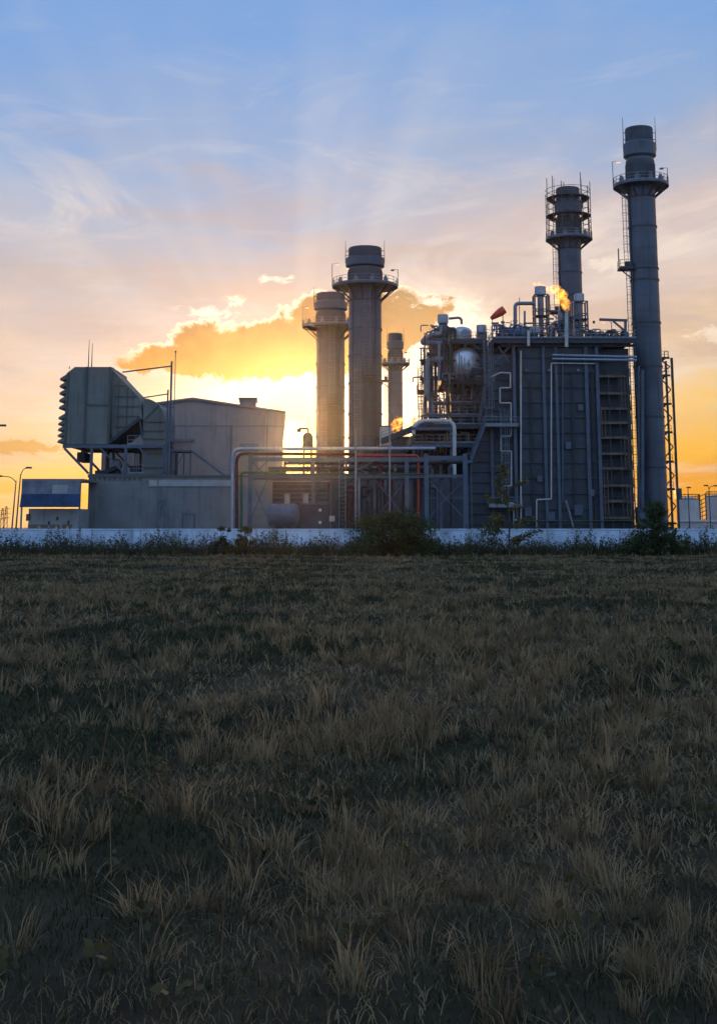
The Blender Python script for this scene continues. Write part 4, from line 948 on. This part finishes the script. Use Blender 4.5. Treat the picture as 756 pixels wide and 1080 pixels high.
# ------------------------------------------------------------------ drum tower left of the boiler
D = 192
t = thing('drum_tower', 'open steel tower carrying the round steam drum, left of the boiler', 'tower', (X(485, D), D, 0))
decks = [(358.5, 459, 515), (401, 467, 515), (451, 436, 520), (470, 432, 500)]
for px in (459.5, 477, 514):
    for d in (D, D + 11): MB().box(X(px, D, 440) - .2, X(px, D, 440) + .2, d - .2, d + .2, 0, Z(360 if px > 460 else 352, D)).build('column', darksteel, t)
for px in (436, 475.5): MB().box(X(px, D - 6, 470) - .2, X(px, D - 6, 470) + .2, D - 6.2, D - 5.8, 0, Z(451, D - 6)).build('column', steel, t)
for k, (py, a, c) in enumerate(decks):
    z = Z(py, D); y0 = D - .4 if k < 2 else D - 6.4
    b = MB().box(X(a, D), X(c, D), y0, D + 11.5, z - .15, z).box(X(a, D), X(c, D), y0 - .25, y0 - .003, z - .65, z + .02).box(X(a, D), X(c, D), D + 11.3, D + 11.6, z - .6, z - .153)
    for q in np.linspace(a, c, 8): b.box(X(q, D) - .1, X(q, D) + .1, y0, D + 11.3, z - .55, z - .153)
    dk = b.build('deck', darksteel, t)
    MB().rail([(X(a, D), D + 11, z), (X(a, D), y0, z), (X(c, D), y0, z)], 1.15, 1.6, .04).build('handrail', galv, dk)
b = MB()
for p, q in (((459.5, 358), (477, 401)), ((477, 358), (459.5, 401)), ((500, 360), (514, 380)), ((477, 401), (514, 451)), ((514, 401), (477, 451)), ((459.5, 451), (477, 401))):
    b.beam(PT(*p, D + 5), PT(*q, D + 5), .18)
for py in (380, 425, 440):
    b.beam(PT(459.5, py, D), PT(514, py, D), .2); b.beam(PT(459.5, py, D + 11), PT(514, py, D + 11), .2)
b.build('bracing', darksteel, t)
MB().ladder(X(515.5, D), D - .6, Z(451, D), Z(350, D), .6, True, .04).build('ladder', galv, t)
MB().ladder(X(444.5, D), D + 2, Z(447, D), Z(388, D), .5, True, .04).build('ladder', darksteel, t)
b = MB(); b.box(X(442, D), X(452, D), D + .5, D + 5, Z(413, D), Z(412, D)).rail([(X(452, D), D + .5, Z(412, D)), (X(442, D), D + .5, Z(412, D)), (X(442, D), D + 5, Z(412, D))], 1.2, 1); b.build('side_landing', darksteel, t)
b = MB().box(X(482, D), X(513, D), D + 6, D + 11, Z(449, D), Z(404, D)); z = Z(447, D)
while z < Z(406, D): b.box(X(482, D), X(513, D), D + 5.8, D + 5.997, z, z + .12); z += 1.6
b.build('backing_panel', darksteel, t)
for k, (py, a, c, yo) in enumerate(((380.5, 446, 468, 1.5), (389, 499, 514, -.2), (425, 456, 513, -.6), (438, 447, 512, -.9), (368, 500, 516, .6), (372, 452, 466, .8))):
    z = Z(py, D); dk = MB().box(X(a, D), X(c, D), D + yo, D + yo + 3, z - .12, z).box(X(a, D), X(c, D), D + yo - .1, D + yo - .003, z - .4, z + .05).build('deck', darksteel, t)
    MB().rail([(X(a, D), D + yo + 2.5, z), (X(a, D), D + yo, z), (X(c, D), D + yo, z)], 1.1, 1.2, .035).build('handrail', galv, dk)
for px, p0, p1 in ((470, 451, 402), (505, 451, 402), (457, 401, 352), (511, 401, 360)): MB().ladder(X(px, D), D - 1.2, Z(p0, D), Z(p1, D), .5, True, .03).build('ladder', darksteel, t)
for px, q0, q1 in ((448, 352, 450), (453.5, 366, 450), (468, 345, 400), (472, 402, 470), (498, 402, 470), (508, 402, 470), (488, 402, 470), (443, 447, 470)):
    MB().box(X(px, D, 420) - .1, X(px, D, 420) + .1, D - .9, D - .7, Z(q1, D), Z(q0, D)).build('hanger', darksteel, t)
# steam drum seen end on
t = thing('steam_drum', 'shiny round steam drum seen end on in the open tower', 'drum', PT(491, 401, D + 1))
drumm = mat('drum_cladding', (.52, .53, .55), .36, .7, .12, .8, .2)
c = PT(491.5, 381.5, D - .4); r = M(16.5, D)
prof = [(r * math.cos(a), .0 - r * .55 * math.sin(a)) for a in [(.5 - .5 * i / 10) * math.pi * .995 for i in range(11)]]
o = MB().lathe((c[0], D + .9, c[2]), prof + [(r, .6), (r * 1.01, .6), (r * 1.01, .8), (r, .8), (r, 9.5)], 40, 'Y').build('shell', drumm, t)
MB().lathe((c[0] + .25, D + .9, c[2] - .75), [(.42, -r * .56), (.42, -r * .40)], 16, 'Y').lathe((c[0] + .25, D + .9, c[2] - .75), [(.55, -r * .62), (.55, -r * .561)], 16, 'Y').build('manway', alu, t)
for y in (D + 2.6, D + 7): MB().box(c[0] - r * .8, c[0] + r * .8, y, y + .6, Z(401, D), c[2] - r * .62).build('saddle', darksteel, t)
b = MB()
for dx, p0 in ((-1.1, 372), (-.75, 376), (-.3, 378), (.35, 380), (-1.5, 380)):
    b.tube([(c[0] + dx, D - .9, Z(401, D)), (c[0] + dx, D - .9, Z(p0, D))], .07, 6)
b.build('gauge_pipe', galv, t)
# deaerator tank above it
t = thing('upright_tank', 'shiny domed upright tank on the top deck above the steam drum', 'tank', PT(486.5, 358, D + 3))
x, r = X(486.5, D + 3, 350), M(11, D); z0, z1 = Z(358, D), Z(347, D); dm = Z(341.5, D) - z1
MB().lathe((x, D + 3, 0), [(r, z0), (r, z1)] + [(r * math.cos(a), z1 + dm * math.sin(a)) for a in [(.05 + .94 * i / 9) * math.pi / 2 for i in range(10)]], 36).build('shell', drumm, t)
MB().lathe((x + .35, D + 3 - r, Z(350, D)), [(.5, -.25), (.5, .2)], 18, 'Y').lathe((x + .35, D + 3 - r, Z(350, D)), [(.62, -.36), (.62, -.251)], 18, 'Y').build('manway', alu, t)
b = MB().rail([(x - r - .6, D + 1, z0 + .02), (X(502, D), D + 1, z0 + .02)], 1.1, 1); b.build('guard_rail', galv, t)
silencer('white silencer drum at the left end of the drum tower', 467, D + 1, 11.3, 332, 341, 7, 401, 'roof silencers')
silencer('low white silencer drum between the upright tank and the windsock', 507.5, D + 2, 10.6, 343, 350.5, 9, 358, 'roof silencers')
pipe('thin pipe looping from the left silencer to the tank dome', [(473, 336), (484, 335), (486.5, 337), (486.5, 342)], .2, galv, D + 2, .4)
pipe('thick rusty lagged pipe jutting out left and doubling back at the tower top', [(466, 343), (466, 352.5), (455, 353), (443.5, 361.5), (466, 362)], .42, galv, D - .4, .7)
pipe('thick lagged pipe bending down the left of the drum tower', [(467, 379), (450.5, 379.5), (450.5, 417)], .5, galv, D - .6, 1.0)
pipe('second thick pipe continuing downward from the left bend', [(448, 417), (454.5, 421), (454.5, 450)], .42, galv, D - .4, .7)
pipe('pale vertical pipe under the left silencer', [(463, 401), (463, 362)], .28, galv, D - .8, .5)
pipe('green upright pipe through the drum tower', [(474, 451), (474, 345)], .1, greenp, D - .9)
pipe('small gooseneck over the steam drum', [(490, 366), (490, 363), (498, 362.5), (505, 368)], .13, galv, D - .3, .3)
pipework('tangle of small pipes at the upper left of the drum tower', 52, 449, 476, 342, 398, D - .6, D + 8, [galv, steel, darksteel, darksteel], .05, .16, .35, 401, seed=11)
pipework('tangle of small pipes beside the caged ladder of the drum tower', 22, 499, 514, 355, 398, D - .6, D + 8, [galv, steel, darksteel], .05, .13, .4, 401, seed=12)
pipework('bundle of upright pipes below the drum deck', 60, 456, 512, 404, 440, D - .8, D + 6, [galv, steel, darksteel, darksteel, white], .06, .16, .8, 451, seed=13)
pipework('small pipes on the lower deck above the pipe rack', 40, 436, 490, 456, 474, D - 5, D, [galv, steel, darksteel], .06, .18, .5, 478, seed=14)
pipework('lagged pipes and valves crowded round the feet of the silencers', 30, 452, 480, 344, 360, D - 1, D + 2, [galv, darksteel, steel, rusty], .07, .18, .5, 364, seed=31)
pipework('pipes and valves crowding the deck under the steam drum', 30, 468, 512, 394, 400, D - 2, D, [darksteel, galv, steel, darksteel], .05, .12, .6, 401, seed=32)
pipework('thin conduits climbing the left edge of the drum tower', 24, 443, 462, 366, 446, D - .8, D + 4, [darksteel, rusty, galv], .05, .12, .5, 451, seed=33)
pipework('pipes filling the lower storey left of the boiler duct', 30, 452, 500, 452, 470, D - 3, D + 2, [darksteel, steel, galv, white], .06, .14, .6, 480, seed=34)
# stairs between the two
t = thing('tower_stairs', 'steep steel stairs slanting between the drum tower and the boiler duct', 'stairs', PT(496, 486, D - 8))
for k, (p, q) in enumerate((((511, 449), (496, 487)), ((513, 403), (505, 449)))):
    b = MB(); p0, q0 = Vector(PT(*p, 183.6)), Vector(PT(*q, 183.6))
    for sy in (0, 1.0):
        o_ = Vector((0, sy, 0)); b.beam(p0 + o_, q0 + o_, .1, .3)
        for h in (.6, 1.15): b.beam(p0 + o_ + Vector((0, 0, h)), q0 + o_ + Vector((0, 0, h)), .07)
        for i in range(6): c = p0.lerp(q0, i / 5) + o_; b.beam(c, c + Vector((0, 0, 1.15)), .06)
    for i in range(20): c = p0.lerp(q0, (i + .5) / 20); b.box(c.x - .2, c.x + .2, c.y + .05, c.y + .95, c.z, c.z + .04)
    b.build('flight', steel, t)
b = MB().box(X(491, 183.6), X(499, 183.6), 183, 185, Z(488.5, 183.6), Z(487, 183.6)).rail([(X(491, 183.6), 183.05, Z(487, 183.6)), (X(497, 183.6), 183.05, Z(487, 183.6))], 1.1, .9)
for px in (492, 498): b.box(X(px, 183.6) - .1, X(px, 183.6) + .1, 184.7, 184.9, 0, Z(488.5, 183.6))
b.build('landing', steel, t)
pipe('tall cream pipe arching over from the deck and running down behind the rack', [(436, 458), (436, 450), (444, 444), (455, 443.5), (479, 444), (479, 553)], .26, white, 178, 1.2)
t = thing('gallery', 'dark sloping gallery rising rightward behind the pipe rack', 'gallery', PT(430, 458, 182))
b = MB(); p, q = Vector(PT(402, 466, 182)), Vector(PT(458, 443.5, 182))
for sy in (0, 3): b.beam(p + Vector((0, sy, 0)), q + Vector((0, sy, 0)), .3, .5)
b.beam(p + Vector((0, 1.5, .4)), q + Vector((0, 1.5, .4)), 3.2, .15); b.build('deck', darksteel, t)
for f in (.25, .6): c = p.lerp(q, f); MB().box(c.x - .15, c.x + .15, c.y, c.y + .3, 0, c.z - .25).build('leg', darksteel, t)
b = MB().rail([p + Vector((0, 0, .3)), q + Vector((0, 0, .3))], 1.0, 1.5); b.build('handrail', darksteel, t)
plume('small orange flame at the foot of the slim distant chimney', [(418, 450, 5), (420, 445.5, 4.4), (421.5, 441.5, 3.0), (415.5, 451, 4)], 188, 3)
t = thing('equipment_housing', 'square pale housing below the small orange flame', 'housing', PT(408, 470, 186))
MB().box(X(401, 186), X(413, 186), 186, 189, Z(470, 186), Z(450, 186)).build('body', tankp, t); MB().box(X(400.5, 186), X(413.5, 186), 185.8, 189.2, Z(450, 186) + .003, Z(449, 186)).build('lid', darksteel, t)
MB().box(X(403, 186), X(411, 186), 186.5, 188.5, 0, Z(470, 186) - .003).build('stand', darksteel, t)

# ------------------------------------------------------------------ pipe rack
D = 148
t = thing('pipe_rack', 'long two tier steel pipe rack with cross bracing in front of the plant', 'pipe rack', (X(370, D), D, 0))
for px, py, w, d in ((263.5, 479, .42, 0), (330, 486, .35, 0), (349, 486, .3, 5), (395, 486, .35, 5), (429, 482, .45, 0), (449.8, 478.5, .52, 0), (491, 478.5, .55, 0), (465, 490, .35, 6), (300, 486, .3, 5), (263.5, 486, .35, 6), (429, 486, .35, 6), (491, 490, .35, 6)):
    x = X(px, D + d); MB().box(x - w / 2, x + w / 2, D + d - .05, D + d - .01, 0, Z(py, D + d)).box(x - .05, x + .05, D + d - .009, D + d + .3, 0, Z(py, D + d)).box(x - w / 2, x + w / 2, D + d + .301, D + d + .34, 0, Z(py, D + d)).build('post', steel, t)
for py, a, c, d, h in ((484.5, 263, 449, 0, .45), (502, 263, 449, 0, .38), (483, 450, 491, 0, .5), (502, 450, 491, 0, .34), (470, 434, 478, 4, .3), (484.5, 263, 491, 6, .4), (502, 263, 491, 6, .3), (452, 434, 478, 5, .35), (525, 450, 491, 5.5, .2)):
    MB().box(X(a, D + d), X(c, D + d), D + d + .06, D + d + .26, Z(py, D + d) - h / 2, Z(py, D + d) + h / 2).build('beam', steel, t)
b = MB()
for px in (263.5, 300, 330, 362, 395, 429, 450, 470, 491):
    for py in (484.5, 502): b.box(X(px, D) - .12, X(px, D) + .12, D + .262, D + 6.05, Z(py, D) - .15, Z(py, D) + .15)
b.build('cross_beam', steel, t)
b = MB()
for a, c, p0, p1 in ((395, 429, 505, 548), (450, 491, 504, 548), (264, 283, 486, 503), (264, 283, 504, 548), (362, 395, 486, 503)):
    b.beam(PT(a, p0, D + .5), PT(c, p1, D + .5), .11); b.beam(PT(c, p0, D + .55), PT(a, p1, D + .55), .11)
b.box(X(468.5, D), X(471.5, D), D + .35, D + .45, Z(528, D), Z(524, D)).build('bracing', steel, t)
t2 = MB().rail([PT(283, 506, D + 2), PT(347, 506, D + 2)], 1.1, 1.3).box(X(283, D), X(347, D), D + 1.4, D + 3, Z(507.5, D), Z(506.2, D)).build('catwalk', galv, t)
MB().ladder(X(361, D), D - .2, .3, Z(484, D), .7, False).build('ladder', galv, t)
pipe('big silver lagged pipe bending down at the left end of the rack', [(245.5, 560), (245.5, 473.5), (459, 473)], .2, silver, D + .2, 1.0, seg=16)
pipe('brown red pipe bending down inside the silver pipe', [(249.8, 560), (249.8, 478.5), (375, 479)], .19, brownp, D + .5, 1.0)
pipe('bright red pipe along the rack turning down at its right end', [(376, 480.5), (441, 480.5), (441, 556)], .16, redp, D + .45, .35)
pipe('green pipe bending down beside the brown red pipe', [(254.5, 560), (254.5, 498), (262, 498), (300, 499)], .14, greenp, D - .15, .5)
pipe('thin green pipe along the lower tier of the rack', [(300, 500), (449, 500)], .08, greenp, D - .1)
pipe('thin green upright pipe beside the thick right post', [(454, 489), (454, 556)], .08, greenp, D + 1)
pipe('grey level pipe on the lower tier of the rack', [(265, 504.5), (449, 504.5)], .14, steel, D + 1.4)
pipe('dark lagged level pipe behind the lower tier of the rack', [(283, 495), (449, 494)], .3, darksteel, D + 3)
pipe('thick grey pipe on the far side of the upper tier', [(300, 488), (490, 487)], .26, darksteel, D + 4.4)
pipework('small pipes hanging between the tiers of the rack', 30, 335, 445, 486, 500, D + .8, D + 5.5, [steel, darksteel, darksteel, brownp, galv], .05, .13, .3, 512, seed=21)
pipework('upright pipes behind the right bays of the rack', 24, 395, 488, 492, 515, D + 6, D + 12, [steel, darksteel, darksteel, brownp], .07, .2, .9, 556, seed=22)
pipework('upright pipes behind the middle bays of the rack', 18, 330, 395, 505, 530, D + 6, D + 12, [darksteel, darksteel, steel, brownp], .07, .2, .9, 556, seed=23)
for px, p0, lab in ((375, 452, 'tall thin light pole rising past the silver pipe before the wide chimney'), (411, 449, 'tall thin light pole before the small orange flame'), (378.6, 504, 'short thin pole beside the tall light pole')):
    d = D - 1.2; q = thing('pole', lab, 'pole', (X(px, d), d, 0))
    MB().tube([(X(px, d), d, 0), (X(px, d), d, Z(p0, d))], [.13, .09], 8).build('shaft', galv, q); MB().box(X(px, d) - .25, X(px, d) + .25, d - .25, d + .25, 0, .12).build('base_plate', darksteel, q)
# equipment below the rack
t = thing('machine_hall', 'dark louvred machine enclosure behind the pipe rack', 'enclosure', (X(370, 168), 168, 0))
MB().box(X(283, 168), X(492, 168), 168, 180, 0, Z(504, 168)).build('wall', darksteel, t)
b = MB(); z = Z(535, 168)
while z < Z(506, 168): b.box(X(284, 168), X(345, 168), 167.75, 167.997, z, z + .25); z += .55
b.build('louvre', steel, t); MB().box(X(350, 168), X(395, 168), 167.9, 167.998, .2, Z(515, 168)).build('shutter', casing, t)
t = thing('horizontal_tank', 'silver horizontal tank lying under the rack behind the wall', 'tank', (X(294, 142), 142, 0))
x, r = X(299, 142), M(11.5, 142); l = M(16.5, 142)
MB().lathe((x, 142, Z(543, 142)), [(r * .3, -l), (r * .8, -l + .1), (r, -l + .35), (r, l - .35), (r * .8, l - .1), (r * .3, l)], 28, 'X').build('shell', steel, t)
for sx in (-.6, .6): MB().box(x + l * sx - .2, x + l * sx + .2, 141.4, 142.6, 0, Z(549, 142)).build('saddle', casing, t)
for dx in (.4,): MB().lathe((x + dx, 142, Z(533.5, 142)), [(.3, 0), (.3, 1.1), (.34, 1.1), (.34, 1.3)], 14).build('nozzle', galv, t)
t = thing('switch_cabinet', 'dark switch cabinet with two round white dials under the rack', 'cabinet', (X(335, 142), 142, 0))
MB().box(X(317, 142), X(346, 142), 142, 143.4, 0, Z(532, 142)).build('body', darksteel, t)
for py in (538, 551): MB().lathe((X(337.6, 142), 141.96, Z(py, 142)), [(.17, -.02), (.17, .035)], 18, 'Y').build('dial', white, t)
MB().box(X(316, 142), X(347, 142), 141.9, 143.5, Z(532, 142) + .003, Z(530.5, 142)).build('lid', steel, t)
MB().lathe((X(322, 142), 142.6, Z(530.5, 142)), [(.3, .003), (.3, .8), (.34, .8), (.34, 1.0)], 14).build('nozzle', galv, t)
t = thing('junction_box', 'small pale junction box on a stand right of the dials', 'box', (X(350, 142), 142, 0))
MB().box(X(347.3, 142), X(353, 142), 141.8, 142.3, Z(550, 142), Z(544, 142)).build('body', pale, t); MB().box(X(349.6, 142), X(350.8, 142), 142, 142.15, 0, Z(550, 142) - .003).build('stand', darksteel, t)
t = thing('vent_drum', 'small drum with a hooked vent silhouetted beside the sun', 'drum', PT(323, 472, 180))
x = X(324, 180); MB().lathe((x, 180, 0), [(M(5.5, 180), Z(473, 180)), (M(5.5, 180), Z(461, 180)), (M(4, 180), Z(457.5, 180)), (.2, Z(456, 180))], 20).build('shell', rusty, t)
MB().tube([PT(325, 457, 180), PT(325, 452, 180), PT(315, 452, 180)], .14, 8, .3).box(X(312.5, 180), X(317, 180), 179.6, 180.4, Z(456, 180), Z(452.5, 180)).build('vent', rusty, t)
for px in (320, 328): MB().box(X(px, 180) - .12, X(px, 180) + .12, 179.9, 180.1, 0, Z(473, 180) - .003).build('leg', rusty, t)

# ------------------------------------------------------------------ right edge
D = 200
t = thing('stair_tower', 'open lattice steel stair tower right of the tallest chimney', 'tower', (X(706, D), D, 0))
for px in (699, 712):
    for d in (D, D + 4): MB().box(X(px, D, 480) - .18, X(px, D, 480) + .18, d - .18, d + .18, 0, Z(377.5, D)).build('post', darksteel, t)
b = MB(); lv = [377.5, 396, 426, 456, 487, 516, 552]
for k, py in enumerate(lv):
    z = Z(py, D)
    for d in (D, D + 4): b.beam((X(699, D), d, z), (X(712, D), d, z), .2, .3)
    b.box(X(699, D), X(709, D), D, D + 4, z - .1, z)
    if k < 6:
        z2 = Z(lv[k + 1], D); zm = (z + z2) / 2
        b.beam((X(699, D), D, z), (X(712, D), D, zm), .16); b.beam((X(712, D), D, zm), (X(699, D), D, z2), .16)
        b.rail([(X(699, D), D + .2, z), (X(711, D), D + .2, z)], 1.1, 1.2)
b.build('bracing', darksteel, t)
b = MB().tube([PT(700, 377, D), PT(700, 371, D), PT(704, 371, D), PT(704, 377, D)], .08, 6); b.build('davit', darksteel, t)
MB().box(X(713.5, D), X(719, D), D, D + 2, Z(526, D), Z(515, D)).build('cabinet', steel, t)
for px, w, py, D, lab in ((725.5, 21, 527, 300, 'pale storage tank right behind the stair tower'), (760, 30, 524, 310, 'pale storage tank cut by the right edge of the photo')):
    t = thing('storage_tank', lab, 'tank', (X(px, D), D, 0), 'pale storage tanks'); r = M(w, D) / 2; c = (X(px, D), D, 0)
    MB().lathe(c, [(r, 0), (r, Z(py, D)), (r * .6, Z(py, D) + .4), (.1, Z(py, D) + .7)], 40).build('shell', tankp, t)
    n = 18; MB().rail([(c[0] + r * math.cos(2 * math.pi * k / n), D + r * math.sin(2 * math.pi * k / n), Z(py, D)) for k in range(n + 1)], 1.2, 2, .05).build('railing', darksteel, t)
    MB().ladder(c[0] + r + .3, D - .4, 0, Z(py, D), .6, False, .06).build('ladder', rusty, t)
D = 305
t = thing('tank_stair', 'slender lit stair frame between the two storage tanks', 'stair', (X(741, D), D, 0)); b = MB()
for px in (737.5, 744): b.box(X(px, D) - .15, X(px, D) + .15, D, D + .3, 0, Z(521, D))
for k in range(7): b.beam(PT(737.5, 550 - 4.4 * k, D), PT(744, 547 - 4.4 * k, D), .16)
b.build('frame', rusty, t)
D = 240
t = thing('yard_fence', 'pale low fence with a white top pipe behind the wall at far right', 'fence', (X(740, D), D, 0))
MB().box(X(713, D), X(830, D), D, D + .15, 0, Z(552, D)).build('panel', tankp, t); MB().tube([PT(713, 550, D), PT(830, 550.5, D)], .28, 10).build('top_pipe', white, t)
def lamp(label, px, D, top, arms, lean=0, group='lamp posts'):
    x = X(px, D); z = Z(top, D); t = thing('lamp_post', label, 'lamp post', (x, D, 0), group)
    MB().tube([(x, D, 0), (x + lean, D, z)], [.12, .07], 8).build('pole', steel, t)
    for ax, az_ in arms:
        e = (x + lean + ax, D, z + az_); a = MB().tube([(x + lean, D, z - .2), (x + lean + ax * .3, D, z + az_ * .8), e], .06, 6, .5).build('arm', steel, t)
        s = .35 * (1 if ax >= 0 else -1); MB().box(e[0] - .35, e[0] + .35, D - .15, D + .15, e[2] - .12, e[2] + .1).build('lamp_head', darksteel, a)
lamp('straight lamp post in front of the first storage tank', 725.6, 225, 516, [(.1, .3)])
lamp('double armed lamp post in front of the cut off storage tank', 747.8, 225, 514.5, [(1.1, .35), (-.5, .4)])
lamp('lamp post with its short arm curving right, beside the blue awning shed', 17.8, 165, 500, [(1.0, .8)], .35)
lamp('lamp post with a long arm reaching left past the photo edge', 13.5, 172, 507, [(-2.2, .6)], .35)
lamp('tall lamp post whose head only peeks in at the left edge', -12, 150, 450, [(1.25, .15)])
for px, h, lab in ((3.5, 536, 'tiny distant pylon at the left edge'), (7.5, 534, 'second tiny distant pylon, slightly taller, nearest the lamp posts')):
    D = 620; t = thing('pylon', lab, 'pylon', (X(px, D), D, 0), 'distant pylons'); x = X(px, D); z = Z(h, D); b = MB()
    for sx in (-1, 1):
        for sy in (-1, 1): b.beam((x + sx * .9, D + sy * .9, 0), (x + sx * .25, D + sy * .25, z), .16)
    for k in range(5): b.beam((x - .9 + .12 * k, D - .9, z * k / 5), (x + .8 - .12 * k, D - .9, z * (k + 1) / 5), .12)
    b.build('mast', darksteel, t)
    b = MB()
    for f in (.55, .72, .9): b.beam((x - 1.8, D, z * f), (x + 1.8, D, z * f), .2)
    b.build('cross_arm', darksteel, t)
